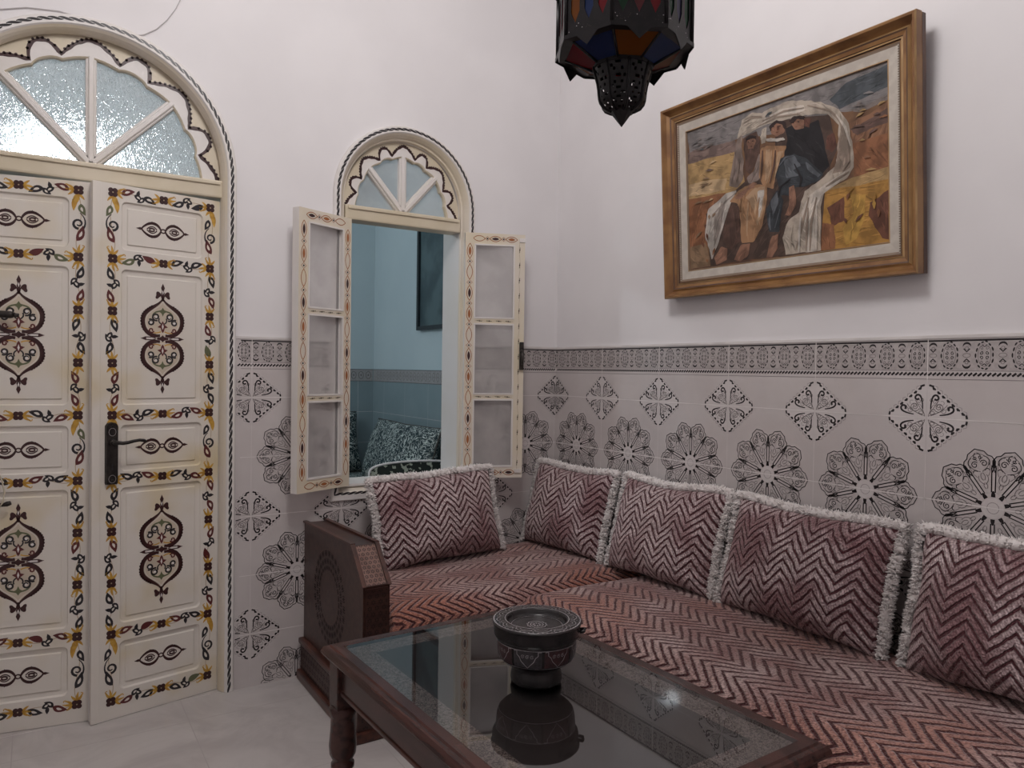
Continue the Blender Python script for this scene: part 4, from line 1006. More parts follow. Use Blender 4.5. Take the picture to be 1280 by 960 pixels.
def mattress(name, a, b, r, crown, m, seed, step=.022, endlift=0):
    """soft mattress from corner a to corner b"""
    bm = bmesh.new(); sz = [b[i]-a[i] for i in range(3)]; c = Vector([(a[i]+b[i])/2 for i in range(3)]); h = Vector([s/2 for s in sz])
    mbx = MB(); idx = {}; vs = []; fs = []
    ns = [max(2, int(s/step)) for s in sz]
    def vert(i, j, k_):
        key = (i, j, k_)
        if key not in idx:
            idx[key] = len(vs)
            p = Vector((-h.x+sz[0]*i/ns[0], -h.y+sz[1]*j/ns[1], -h.z+sz[2]*k_/ns[2]))
            q = Vector([max(-h[t]+r[t], min(h[t]-r[t], p[t])) for t in range(3)])
            d = p-q; e = Vector([d[t]/r[t] for t in range(3)])
            if e.length > 1e-6:
                e.normalize() if e.length > 1 else None
                mx = max(abs(x) for x in e); 
                p = q+Vector([e[t]*r[t] for t in range(3)])
            w = c+p
            if p.z > 0:
                fx = 1-(p.x/h.x)**2; fy = 1-(p.y/h.y)**2
                w.z += crown*max(0, min(1, fx*2.0))*max(0, min(1, fy*3.5))*(p.z/h.z)
            w += Vector((0, 0, 1))*(noise.noise(w*4+Vector((seed, 0, 0)))*.007+noise.noise(w*14+Vector((seed, 0, 0)))*.0022)*(1 if p.z > 0 else .0)
            w.x += noise.noise(w*6+Vector((0, seed, 5)))*.004*(1 if abs(p.x) > h.x*.9 else 0); 
            vs.append(w[:])
        return idx[key]
    I, J, K = ns
    for i in range(I):
        for j in range(J): fs.append((vert(i, j, K), vert(i+1, j, K), vert(i+1, j+1, K), vert(i, j+1, K))); fs.append((vert(i, j, 0), vert(i, j+1, 0), vert(i+1, j+1, 0), vert(i+1, j, 0)))
    for i in range(I):
        for k_ in range(K): fs.append((vert(i, 0, k_), vert(i+1, 0, k_), vert(i+1, 0, k_+1), vert(i, 0, k_+1))); fs.append((vert(i, J, k_), vert(i, J, k_+1), vert(i+1, J, k_+1), vert(i+1, J, k_)))
    for j in range(J):
        for k_ in range(K): fs.append((vert(0, j, k_), vert(0, j, k_+1), vert(0, j+1, k_+1), vert(0, j+1, k_))); fs.append((vert(I, j, k_), vert(I, j+1, k_), vert(I, j+1, k_+1), vert(I, j, k_+1)))
    bm.free(); mbx.add(vs, fs, m, True); return mbx.build(name)
ZS = .370
o = mattress('seat_mattress', (-.996, -.598, .2005), (-.009, -.010, ZS), (.02, .055, .05), .012, 'chevron_seat_back', 1.3)
tag(o, 'short rust red zigzag seat mattress under the window, next to the carved armrest', 'mattress', 'zigzag seat mattresses')
o = mattress('seat_mattress', (-.606, -3.0, .2005), (-.009, -.604, ZS+.004), (.06, .085, .055), .018, 'chevron_seat_side', 4.1)
tag(o, 'long pinkish zigzag seat mattress along the painting wall behind the table', 'mattress', 'zigzag seat mattresses')

# ------------------------------------------------------------------ cushions
def cushion_shape(W, H, T, seed, nu=40, nv=32):
    def edge(u, v):
        x = W/2*u*(1-.045*(1-v*v)); z = H/2*v*(1-.05*(1-u*u))
        x += .006*noise.noise(Vector((u*2, v*2, seed))); z += .010*noise.noise(Vector((u*1.5, v*1.5, seed+9)))
        return x, z
    def th(u, v):
        t = T/2*max(0, (1-abs(u)**3.2)*(1-abs(v)**3.0))**.50*(1-.16*v)
        t += (.0075*noise.noise(Vector((u*3.1, v*3.1, seed+3)))+.005*noise.noise(Vector((u*8, v*6, seed+5))))*min(1, (1-abs(u))*5)*min(1, (1-abs(v))*5)
        return t
    return edge, th
def cushion(seed, W, H, T, loc, rot, label, mname, group='zigzag cushions along the sofa'):
    edge, th = cushion_shape(W, H, T, seed)
    root = thing('cushion', label, 'cushion', loc, rot, group)
    mb = MB(); nu, nv = 44, 34
    for sg in (-1, 1):
        vs = []
        for j in range(nv+1):
            for i in range(nu+1):
                u = sin(pi/2*(2*i/nu-1)); v = sin(pi/2*(2*j/nv-1)); x, z = edge(u, v); vs.append((x, sg*th(u, v), z+H/2))
        mb.add(vs, [(j*(nu+1)+i, j*(nu+1)+i+1, (j+1)*(nu+1)+i+1, (j+1)*(nu+1)+i) for j in range(nv) for i in range(nu)], mname, True)
    mb.build('cover', root)
    # fluffy fringe round the seam
    rnd = random.Random(int(seed*10)); per = []
    n = 90
    for i in range(n): per.append((-1+2*i/n, 1))
    for i in range(n): per.append((1, 1-2*i/n))
    per = [(-1, -.96+1.96*i/n) for i in range(n)] + per[:n] + [(1, 1-1.96*i/n) for i in range(n+1)]
    P3 = [Vector((edge(u, v)[0], 0, edge(u, v)[1]+H/2)) for u, v in per]
    mb = MB(); N4 = len(P3); core = []; rad = []
    for i in range(N4):
        u, v = per[i]; outw = Vector((u**7, 0, v**7)); outw.normalize() if outw.length > .01 else None
        core.append((P3[i]+outw*.010+Vector((rnd.gauss(0, .0011), rnd.gauss(0, .0011), rnd.gauss(0, .0011))))[:]); rad.append(.0115+rnd.random()*.0045+ .0015*noise.noise(Vector((i*.15, seed, 0))))
    mb.tube(core, rad, 'fringe_white', 7, True, True)
    vs = []; fs = []
    for t in range(3400):
        f = rnd.random()*(N4-1.001); i = int(f); j = i+1; p = Vector(core[i]).lerp(Vector(core[j]), f-int(f))
        tang = (Vector(core[j])-Vector(core[i])).normalized(); u, v = per[i]
        outw = Vector((u**7, 0, v**7)); outw.normalize() if outw.length > .01 else None
        an = rnd.uniform(-2.2, 2.2); d = outw*cos(an)+Vector((0, 1, 0))*sin(an)+tang*rnd.uniform(-.6, .6); d.normalize()
        L = rnd.uniform(.009, .017); w = .0021
        a = d.cross(Vector((rnd.uniform(-1, 1), rnd.uniform(-1, 1), rnd.uniform(-1, 1)))).normalized(); b = d.cross(a)
        base = p+d*.006; tip = base+d*L+Vector((0, 0, -.002*rnd.random()))
        k0 = len(vs)
        for q in range(3): vs.append((base+(a*cos(2*pi*q/3)+b*sin(2*pi*q/3))*w)[:])
        for q in range(3): vs.append((base.lerp(tip, .6)+(a*cos(2*pi*q/3)+b*sin(2*pi*q/3))*w*1.15+tang*.001)[:])
        vs.append(tip[:])
        for q in range(3):
            r_ = (q+1) % 3; fs.append((k0+q, k0+r_, k0+3+r_, k0+3+q)); fs.append((k0+3+q, k0+3+r_, k0+6))
    mb.add(vs, fs, 'fringe_white', True)
    mb.build('fringe', root, recalc=False)['label'] = 'fluffy white fringe'
    return root
cushion(1.1, .500, .315, .150, (-.610, -.165, 0.382), (radians(-15), radians(-2), radians(3)), 'zigzag cushion with white fringe leaning below the open window', 'chevron_cushion_0')
cushion(2.3, .430, .325, .145, (-.150, -.245, 0.382), (radians(-15), radians(0), radians(-84)), 'small zigzag cushion in the corner where the two seats meet', 'chevron_cushion_1')
cushion(3.7, .470, .320, .150, (-.135, -.765, 0.390), (radians(-15), radians(0), radians(-90)), 'zigzag cushion between the corner cushion and the one below the painting', 'chevron_cushion_2')
cushion(4.2, .500, .320, .160, (-.140, -1.300, 0.390), (radians(-14), radians(1), radians(-90)), 'wide zigzag cushion below the right half of the painting', 'chevron_cushion_3')
cushion(5.9, .500, .325, .160, (-.140, -1.865, 0.390), (radians(-14), radians(0), radians(-90)), 'rightmost and nearest of the zigzag cushions, at the near end of the long seat', 'chevron_cushion_4')

# ================================================================== table
TZ = .450
tw, tl, TA = .568, .912, radians(2.0)       # outer size, turn
tcx, tcy = -1.322+tw/2*cos(TA)+tl/2*sin(TA), -.925+tw/2*sin(TA)-tl/2*cos(TA)
table = thing('coffee_table', 'dark wooden coffee table with glass top and turned legs', 'table', (tcx, tcy, 0), (0, 0, TA))
hx, hy = tw/2, tl/2
mb = MB()
def ringrect(hx_, hy_, z): return [(-hx_, -hy_, z), (hx_, -hy_, z), (hx_, hy_, z), (-hx_, hy_, z)]
prof = [(0.038, TZ-.014), (.038, TZ-.0012), (.036, TZ), (.016, TZ), (.013, TZ-.0035), (.008, TZ-.004), (.004, TZ-.005), (0, TZ-.011), (-.002, TZ-.018), (.003, TZ-.026), (.010, TZ-.028), (.012, TZ-.034), (.018, TZ-.036)]
rings = [ringrect(hx-d, hy-d, z) for d, z in prof]; vs = [p for r in rings for p in r]
mb.add(vs, [(j*4+i, j*4+(i+1) % 4, (j+1)*4+(i+1) % 4, (j+1)*4+i) for j in range(len(prof)-1) for i in range(4)], 'wood_table')
mb.add(ringrect(hx-.018, hy-.018, TZ-.036), [(0, 1, 2, 3)], 'wood_table')
top = mb.build('tabletop', table)
gx, gy = hx-.038, hy-.038
mb = MB(); mb.add(ringrect(gx+.0, gy+.0, TZ-.0095), [(0, 1, 2, 3)], 'inlay_dark')
bw_ = .055
o_, i_ = ringrect(gx, gy, TZ-.009), ringrect(gx-bw_, gy-bw_, TZ-.009)
mb.add(o_+i_, [(i, (i+1) % 4, 4+(i+1) % 4, 4+i) for i in range(4)], 'inlay_lace')
mb.build('lace_inlay', top, recalc=False)
mb = MB(); mb.box((-gx, -gy, TZ-.006), (gx, gy, TZ-.001), 'table_glass')
mb.v = mb.v; mb2 = MB(); mb2.add(ringrect(gx, gy, TZ-.001), [(0, 1, 2, 3)], 'table_glass'); mb2.build('glass_pane', top, recalc=False)['label'] = 'clear glass pane'
mb = MB()      # apron
ax, ay = hx-.034, hy-.034
for s_ in (-1, 1):
    mb.bbox((s_*ax-.010, -ay+.02, TZ-.100), (s_*ax+.010, ay-.02, TZ-.034), 'wood_table', .002)
    mb.bbox((-ax+.02, s_*ay-.010, TZ-.100), (ax-.02, s_*ay+.010, TZ-.034), 'wood_table', .002)
    mb.bbox((s_*ax-.013, -ay+.02, TZ-.104), (s_*ax+.013, ay-.02, TZ-.094), 'wood_red', .003)
    mb.bbox((-ax+.02, s_*ay-.013, TZ-.104), (ax-.02, s_*ay+.013, TZ-.094), 'wood_red', .003)
mb.build('apron', table)
legp = [(.0275, TZ-.135), (.031, TZ-.139), (.031, TZ-.150), (.0275, TZ-.158), (.0285, TZ-.19), (.0315, TZ-.225), (.030, TZ-.245), (.0235, TZ-.258), (.0215, TZ-.262), (.0265, TZ-.268), (.0265, TZ-.276), (.019, TZ-.284), (.017, TZ-.30), (.019, TZ-.335), (.023, TZ-.36), (.0235, TZ-.372), (.018, TZ-.384), (.021, TZ-.395), (.022, TZ-.42), (.016, 0)]
for sx in (-1, 1):
    for sy in (-1, 1):
        mb = MB(); x, y = sx*(hx-.038), sy*(hy-.038)
        mb.bbox((x-.024, y-.024, TZ-.138), (x+.024, y+.024, TZ-.034), 'wood_table', .003)
        mb.lathe(legp[::-1], 'wood_table', 24, (x, y, 0), cap=True)
        mb.build('leg', table)

# ------------------------------------------------------------------ ashtray
PX, PY = -1.012, -1.342
pot = thing('ashtray', 'round black lidded ashtray with silver engraving and dark red panels on the glass table', 'ashtray', (PX, PY, TZ+.0005), (0, 0, radians(20)))
pot.scale = (1.045, 1.045, 1.045)
mb = MB()
mb.lathe([(.002, .0), (.046, 0), (.0495, .003), (.0505, .009), (.0495, .018), (.047, .026), (.047, .030), (.049, .032), (.049, .035), (.0515, .036), (.0515, .039), (.055, .040)], 'pot_black', 48, cap=False)
mb.build('foot', pot)
mb = MB()
body = [(.050, .038), (.058, .041), (.0665, .044), (.0725, .050), (.0755, .058), (.0765, .066), (.0770, .078), (.0775, .086), (.0790, .089), (.0815, .091), (.0835, .094), (.0845, .100), (.0845, .112), (.0860, .1165)]
mb.lathe(body, 'pot_black', 64)
def bodyr(z):
    for (r0, z0), (r1, z1) in zip(body, body[1:]):
        if z0 <= z <= z1: return r0+(r1-r0)*(z-z0)/(z1-z0)
    return .077
def bf(u, v, h): r = bodyr(v)+h; return (r*cos(u/.077), r*sin(u/.077), v)
k = Ink(mb, bf, None, .0004, .0002); per = 2*pi*.077
npan = 8
for i in range(npan):
    k.push(per*i/npan, 0); w = per/npan
    # ground panel in strips so it follows the curve
    for a in range(6):
        for b_ in range(4):
            xa, xb = w*(.04+.92*a/6), w*(.04+.92*(a+1)/6); za, zb = .0515+.0325*b_/4, .0515+.0325*(b_+1)/4
            k.poly([(xa, za), (xb, za), (xb, zb), (xa, zb)], 'pot_red' if i % 2 else 'pot_dark', 0)
    q = [(w*.06, .083), (w*.16, .083), (w*.16, .076), (w*.24, .072), (w*.30, .064), (w*.42, .057), (w*.50, .0515), (w*.58, .057), (w*.70, .064), (w*.76, .072), (w*.84, .076), (w*.84, .083), (w*.94, .083)]
    k.stroke(q, .0011, 'pot_silver', 2)
    for a in (.35, .5, .65): k.stroke(spiral(w*a, .073, .004, 90*a, 1.2, 8), .0007, 'pot_silver', 2)
    k.pop()
for z in (.0495, .0845): k.stroke([(per*i/96, z) for i in range(97)], .0009, 'pot_silver', 2)
mb.build('bowl', pot, recalc=False)
mb = MB()
mb.lathe([(.0855, .1130), (.0870, .1165), (.0872, .1190), (.0860, .1205), (.0600, .1215), (.0588, .1205), (.0580, .1150), (.0560, .1105), (.0530, .1090), (.030, .1080), (.0002, .1078)], 'pot_black', 64)
def rf(u, v, h):   # u angle*1, v radius
    z = .1205+.001*(.086-v)/.026 if v > .058 else .1086
    return (v*cos(u), v*sin(u), z+h)
k = Ink(mb, rf, None, .0005, .0002)
for r_ in (.0845, .0625): k.stroke([(2*pi*i/96, r_) for i in range(97)], .0013, 'pot_silver', 1)
for i in range(60): k.stroke([(2*pi*i/60, .0828), (2*pi*(i+.35)/60, .0828)], .0012, 'pot_silver', 1)
for i in range(12):
    a = 2*pi*i/12; da = 2*pi/12
    k.stroke([(a+da*t/10, .0655+.0135*(sin(pi*t/10)**.7)) for t in range(11)], .0011, 'pot_silver', 1)
    k.stroke([(a+da*(.2+.6*t/8), .0655+.0075*sin(pi*t/8)) for t in range(9)], .0008, 'pot_silver', 1)
    k.disc(a, .0765, .0018*10, 'pot_silver', 1, 6, .0018) if False else None
    for da2, rr in ((0, .078), (.05, .073), (-.05, .073)): k.poly([(a+da2-.016, rr), (a+da2, rr+.0015), (a+da2+.016, rr), (a+da2, rr-.0015)], 'pot_silver', 1)
k2 = Ink(mb, lambda u, v, h: (u, v, .1082+h), None, .0009, .0003)
k2.stroke(arcp(0, 0, .0125, 0, 360, 30), .0012, 'pot_silver', 1); k2.stroke([(.0185*cos(radians(a))*(1+.06*cos(radians(a*12))), .0185*sin(radians(a))*(1+.06*cos(radians(a*12)))) for a in range(0, 364, 4)], .0012, 'pot_silver', 1)
for i in range(8): k2.push(0, 0, 2*pi*i/8); k2.disc(.0065, 0, .0026, 'pot_silver', 1, 6, .0014); k2.pop()
k2.stroke([(.050*cos(radians(a)), .050*sin(radians(a))) for a in range(0, 364, 4)], .0008, 'pot_silver', 1)
mb.build('lid', pot, recalc=False)['label'] = 'flat engraved lid with a sunken centre'
mb = MB()
for a in (-62,):
    c, s_ = cos(radians(a)), sin(radians(a))
    mb.tube([(c*.0845-s_*-.008, s_*.0845+c*-.008, .103), (c*.0925-s_*-.008, s_*.0925+c*-.008, .105), (c*.0935, s_*.0935, .107), (c*.0925+s_*-.008, s_*.0925-c*-.008, .105), (c*.0845+s_*-.008, s_*.0845-c*-.008, .103)], .0032, 'pot_black', 8)
mb.build('lug', pot)

# ================================================================== painting
PB = thing('framed_painting', 'gilt framed oil painting of seated robed people under a white veil, on the right wall', 'painting', (-.006, -1.137, 1.338), (0, radians(-3.2), 0))
FW, FH = .875, .636
def pf(u, v, d): return (-d, -u, v)       # u: left to right as seen, v: up, d: out from the wall
def frame_ring(du, d): return [pf(-FW/2+du, du, d), pf(FW/2-du, du, d), pf(FW/2-du, FH-du, d), pf(-FW/2+du, FH-du, d)]
mb = MB()
prof = [(.001, .000, 'frame_dark'), (.001, .016, 'gold_wood'), (.004, .018, 'frame_dark'), (.0, .020, 'gold_wood'), (.0, .044, 'gold_light'), (.003, .048, 'gold_wood'), (.009, .047, 'gold_wood'), (.016, .034, 'gold_wood'), (.024, .026, 'gold_light'), (.030, .0310, 'frame_dark'), (.034, .029, 'gold_wood'), (.043, .026, 'frame_dark'), (.0445, .024, 'gold_light'), (.049, .0255, 'frame_dark'), (.0515, .021, 'gold_wood'), (.055, .021, 'gold_wood')]
for (a, d0, m0), (b, d1, m1) in zip(prof, prof[1:]):
    r0, r1 = frame_ring(a, d0), frame_ring(b, d1); mb.add(r0+r1, [(i, (i+1) % 4, 4+(i+1) % 4, 4+i) for i in range(4)], m0)
mb.add(frame_ring(.006, .0), [(3, 2, 1, 0)], 'frame_dark')
mb.build('frame', PB)
mb = MB()
prof = [(.054, .0225, 'liner_bead'), (.061, .020, 'liner'), (.086, .0175, 'gold_light'), (.0885, .0185, 'liner_bead'), (.0905, .015, 'liner_bead'), (.0910, .012, 'liner')]
for (a, d0, m0), (b, d1, m1) in zip(prof, prof[1:]):
    r0, r1 = frame_ring(a, d0), frame_ring(b, d1); mb.add(r0+r1, [(i, (i+1) % 4, 4+(i+1) % 4, 4+i) for i in range(4)], m0)
for s0 in (-1, 1):      # beaded edge
    v = .058
    while v < FH-.058: mb.box(pf(s0*(FW/2-.059), v, .021), pf(s0*(FW/2-.056), v+.0028, .0235), 'liner'); v += .0062
mb.build('liner', PB, recalc=True)
mb = MB(); CI = .0905; CW, CH = FW-2*CI, FH-2*CI
mb.add([pf(-CW/2-.001, CI-.001, .0125), pf(CW/2+.001, CI-.001, .0125), pf(CW/2+.001, FH-CI+.001, .0125), pf(-CW/2-.001, FH-CI+.001, .0125)], [(0, 1, 2, 3)], 'art_ground')
k = Ink(mb, lambda u, v, h: pf(-CW/2+min(1, max(0, u))*CW, CI+min(1, max(0, v))*CH, .0126+h), None, 0, .00003)
for i, (kind, col, pts, w) in enumerate(ART):
    if kind == 'p':
        # rough, brushy edge
        q = []
        for a, b in zip(pts, pts[1:]+pts[:1]):
            for t in range(4):
                s_ = t/4; x = a[0]+(b[0]-a[0])*s_; y = a[1]+(b[1]-a[1])*s_
                j_ = .0035 if t else .001
                q.append((x+j_*random.uniform(-1, 1), y+j_*random.uniform(-1, 1)))
        if i > 19:
            for _ in range(2): q = [((1-t)*a[0]+t*b2[0], (1-t)*a[1]+t*b2[1]) for a, b2 in zip(q, q[1:]+q[:1]) for t in (.25, .75)]
        k.poly(q, 'art_'+col, i)
    else: k.stroke(pts, lambda t: w*(.4+.6*sin(pi*t)), 'art_'+col, i)
# brush work inside each mass, following its long axis
rnd = random.Random(3)
def inside(p, poly):
    r = False; j = len(poly)-1
    for i in range(len(poly)):
        a_, b_ = poly[i], poly[j]
        if (a_[1] > p[1]) != (b_[1] > p[1]) and p[0] < (b_[0]-a_[0])*(p[1]-a_[1])/(b_[1]-a_[1])+a_[0]: r = not r
        j = i
    return r
asp = CH/CW
for i, (kind, col, pts, w) in enumerate(ART):
    if kind != 'p': continue
    xs = [p[0] for p in pts]; ys = [p[1] for p in pts]; x0_, x1_, y0_, y1_ = min(xs), max(xs), min(ys), max(ys)
    mx, my = sum(xs)/len(xs), sum(ys)/len(ys)
    sxx = sum((x-mx)**2 for x in xs); syy = sum(((y-my)*asp)**2 for y in ys); sxy = sum((x-mx)*(y-my)*asp for x, y in zip(xs, ys))
    th_ = .5*atan2(2*sxy, sxx-syy); ar = (x1_-x0_)*(y1_-y0_)
    small = min(x1_-x0_, y1_-y0_)
    later = [q for k2_, c2_, q, w2_ in ART[i+1:] if k2_ == 'p']
    for t in range(int(14+ar*900)):
        p = (rnd.uniform(x0_, x1_), rnd.uniform(y0_, y1_)); L = rnd.uniform(.25, .6)*min(.14, small*1.1); an = th_+rnd.gauss(0, .22)
        q = (p[0]+L*cos(an), p[1]+L*sin(an)/asp); mid = ((p[0]+q[0])/2+rnd.gauss(0, .004), (p[1]+q[1])/2+rnd.gauss(0, .006))
        if inside(p, pts) and inside(q, pts) and inside(mid, pts):
            ww = rnd.uniform(.0025, .0085)*(.6 if small < .08 else 1)
            k.stroke([p, ((p[0]+mid[0])/2, (p[1]+mid[1])/2), mid, q], [.0008, ww, ww*.8, .0008], 'art_'+col+rnd.choice(['_hi', '_lo', '_lo', '_hi', '']), i+.5)
# loose strokes that break up the ground
for i in range(170):
    x, y = rnd.random()*.95+.02, rnd.random()*.9+.03
    if .16 < x < .82 and y < .92: continue
    if y > .80: cs = ['sky', 'skyd', 'skyl']
    elif x < .3: cs = ['sand', 'sandl', 'sandd', 'hill'] if y > .45 else ['rust', 'sandd', 'rustd']
    else: cs = ['rust', 'rock', 'rockd', 'sand'] if y > .42 else ['gold', 'yel', 'rust', 'rustd', 'gold']
    L = rnd.uniform(.02, .06); a = rnd.uniform(-.3, .5) if y > .42 else rnd.uniform(.8, 2.)
    k.stroke([(x, y), (x+L*.5*cos(a), y+L*.5*sin(a)+.004), (x+L*cos(a), y+L*sin(a))], lambda t: .014*sin(pi*(t*.9+.05))+.001, 'art_'+rnd.choice(cs), len(ART)+1+i*.05)
mb.build('canvas', PB, recalc=False)

# ================================================================== lantern
LX, LY, LZ = -.884, -1.430, 1.7225
lan = thing('hanging_lantern', 'black metal lantern with coloured glass panes hanging from the ceiling', 'lantern', (LX, LY, LZ), (0, 0, 0))
view = atan2(-2.58729-LY, -1.87652-LX)      # direction towards the seat opposite
FA = view+radians(13.5)                       # facing angle of the nearest face (seen: to the right)
RO = .134
def octp(r, z, i, off=22.5): a = FA+radians(45*i+off); return (r*cos(a), r*sin(a), z)
def facef(i, R, z0, R1=None, z1=None):
    """map u (across the face), v (up) to the i-th face of an octagonal prism or cone"""
    def f(u, v, h):
        a = FA+radians(45*i); t = 0 if R1 is None else (v-z0)/(z1-z0)
        ap = (R if R1 is None else R+(R1-R)*t)*cos(radians(22.5))+h
        return (ap*cos(a)-u*sin(a), ap*sin(a)+u*cos(a), v)
    return f
HD = .125
shell = MB()
gl = ['red', 'blue', 'amber', 'green', 'red', 'rose', 'green', 'violet', 'blue', 'red', 'amber', 'green', 'violet', 'blue']
panes = []
for i in range(8):
    f = facef(i, RO, 0); hw = RO*sin(radians(22.5))
    # face plate with three pointed openings
    ops = []
    for j in (-1, 0, 1):
        cx = j*hw*.60; w = hw*.19
        ops.append([(cx-w, .045), (cx, .024), (cx+w, .045), (cx+w, .098), (cx, .118), (cx-w, .098)])
    loops = [[Vector((p[0], p[1], 0)) for p in L] for L in [[(-hw, 0), (hw, 0), (hw, HD), (-hw, HD)]] + ops]
    flat = [p for L in [[(-hw, 0), (hw, 0), (hw, HD), (-hw, HD)]] + ops for p in L]
    tri = tessellate_polygon(loops); shell.add([f(p[0], p[1], 0) for p in flat], tri, 'lantern_black'); shell.add([f(p[0], p[1], -.0015) for p in flat], tri, 'lantern_black')
    for L in ops:
        nn = len(L); shell.add([f(*p, 0) for p in L]+[f(*p, -.0015) for p in L], [(a, (a+1) % nn, nn+(a+1) % nn, nn+a) for a in range(nn)], 'lantern_black')
    for j, L in enumerate(ops):
        c = gl[(i*3+j) % len(gl)]
        if i == 0: c = ['green', 'rose', 'red'][j]
        if i == 7: c = ['amber', 'blue', 'red'][j]
        if i == 1: c = ['green', 'violet', 'green'][j]
        panes.append((L, f, c, -.0022))
    # stamped dots and rims
    k = Ink(shell, f, None, .0003)
    rq = random.Random(i+40)
    for t in range(46):
        uu = rq.uniform(-hw*.93, hw*.93); vv = rq.uniform(.004, .022) if t < 30 else rq.uniform(.100, HD-.004)
        k.disc(uu, vv, .0011, 'pot_silver' if t % 5 == 0 else 'iron', 1, 5)
    for uu in (-hw*.30, hw*.30):
        for t in range(14): k.disc(uu, .036+t*.0052, .0009, 'iron', 1, 5)
    # corner post
    a0 = octp(RO+.001, 0, i); a1 = octp(RO+.001, HD, i); shell.tube([a0, a1], .0038, 'lantern_black', 6)
# bottom flange
fl = [octp(RO+.004, -.001, i) for i in range(8)] + [octp(RO-.018, -.003, i) for i in range(8)]
shell.add(fl, [(i, (i+1) % 8, 8+(i+1) % 8, 8+i) for i in range(8)], 'lantern_black')
shell.add([(x, y, z+.004) for x, y, z in fl], [(i, (i+1) % 8, 8+(i+1) % 8, 8+i) for i in range(8)], 'lantern_black')
# arched skirt and dark drops hanging from each face
for i in range(8):
    f = facef(i, RO+.004, 0); hw = (RO+.004)*sin(radians(22.5))
    for h in (0, .0015):
        shell.add([f(-hw, .004, h), f(hw, .004, h), f(hw, -.004, h), f(hw*.45, -.004, h), f(.0, -.026, h), f(-hw*.45, -.004, h), f(-hw, -.004, h)], [(0, 1, 2, 3, 5, 6), (3, 4, 5)], 'lantern_black')
# ribs of the lower cone
R0, R1, ZL = .118, .060, -.030
for i in range(8):
    shell.tube([octp(R0, -.002, i), octp(R1, ZL, i)], .0028, 'lantern_black', 6)
shell.lathe([(R1+.003, ZL+.003), (R1+.003, ZL-.004), (R1-.004, ZL-.004), (R1-.004, ZL+.003)], 'lantern_black', 8, ph=FA+radians(22.5), smooth=False)
# upper roof and hanging rod
shell.lathe([(RO+.006, HD-.002), (RO+.006, HD+.004), (.09, HD+.05), (.05, HD+.09), (.03, HD+.12), (.012, HD+.13), (.012, HD+.15)], 'lantern_black', 8, ph=FA+radians(22.5), smooth=False)
shell.build('body', lan, recalc=True)
for L, f, c, h in panes:
    mb = MB(); tri = [tuple(range(len(L)))]; g = .0015
    cx = sum(p[0] for p in L)/len(L); cz = sum(p[1] for p in L)/len(L)
    q = [(cx+(p[0]-cx)*1.08, cz+(p[1]-cz)*1.04) for p in L]
    mb.add([f(*p, h) for p in q]+[f(*p, h-.002) for p in q], [tuple(range(6)), tuple(range(11, 5, -1))]+[(a, (a+1) % 6, 6+(a+1) % 6, 6+a) for a in range(6)], 'glass_'+c); mb.build('glass_pane', lan)['label'] = c+' glass pane'
cone = ['amber', 'blue', 'rose', 'green', 'red', 'amber', 'red', 'blue']
for i in range(8):
    mb = MB(); q = [octp(R0-.001, -.003, i-1), octp(R0-.001, -.003, i), octp(R1+.001, ZL+.002, i), octp(R1+.001, ZL+.002, i-1)]
    mb.add(q+[(x*.985, y*.985, z+.0015) for x, y, z in q], [(0, 1, 2, 3), (7, 6, 5, 4)]+[(a, (a+1) % 4, 4+(a+1) % 4, 4+a) for a in range(4)], 'glass_'+cone[i]); mb.build('glass_pane', lan)['label'] = cone[i]+' glass pane'
# pierced bulb and spike
bp = [(.058, ZL), (.0565, ZL-.010), (.053, ZL-.022), (.0495, ZL-.034), (.0475, ZL-.046), (.0465, ZL-.056), (.0455, ZL-.064), (.043, ZL-.072), (.037, ZL-.080), (.026, ZL-.086), (.020, ZL-.088)]
rp = random.Random(5)
fine = []
for (r0, z0), (r1, z1) in zip(bp, bp[1:]):
    for t in (0, .5): fine.append((r0+(r1-r0)*t, z0+(z1-z0)*t))
fine.append(bp[-1]); nseg = 64
def skipf(j, i):
    c = i % 8
    if j < 1 or j > len(fine)-4: return False
    return (c in (3, 4) and j % 4 in (1,)) or (c in (2, 5) and j % 4 == 3) or (c == 1 and j % 6 == 2) or (c == 6 and j % 6 == 5)
mb = MB(); mb.lathe(fine, 'lantern_black', nseg, ph=FA, skip=skipf); mb.lathe([(r-.0012, z) for r, z in fine], 'lantern_black', nseg, ph=FA, skip=skipf)
for i in range(8):
    a = FA+radians(45*i); mb.tube([((r+.0012)*cos(a), (r+.0012)*sin(a), z) for r, z in bp], .0026, 'lantern_black', 6)
mb.build('pierced_bulb', lan, recalc=False)
mb = MB(); mb.lathe([(.0225, ZL-.083), (.0225, ZL-.0885), (.0002, ZL-.1175)], 'lantern_black', 8, ph=FA+radians(22.5), smooth=False); mb.build('spike', lan)
mb = MB(); z = HD+.15; zt = ZC-LZ; q = 0
while z < zt-.02:
    pts = [((.007*cos(a) if q % 2 else 0), (0 if q % 2 else .007*cos(a)), z+.014+.014*sin(a)) for a in [2*pi*i/12 for i in range(13)]]
    mb.tube(pts, .0016, 'lantern_black', 5, True, False); z += .024; q += 1
mb.lathe([(.0, zt-.03), (.03, zt-.028), (.04, zt-.004), (.04, zt)], 'lantern_black', 16)
mb.build('chain', lan)

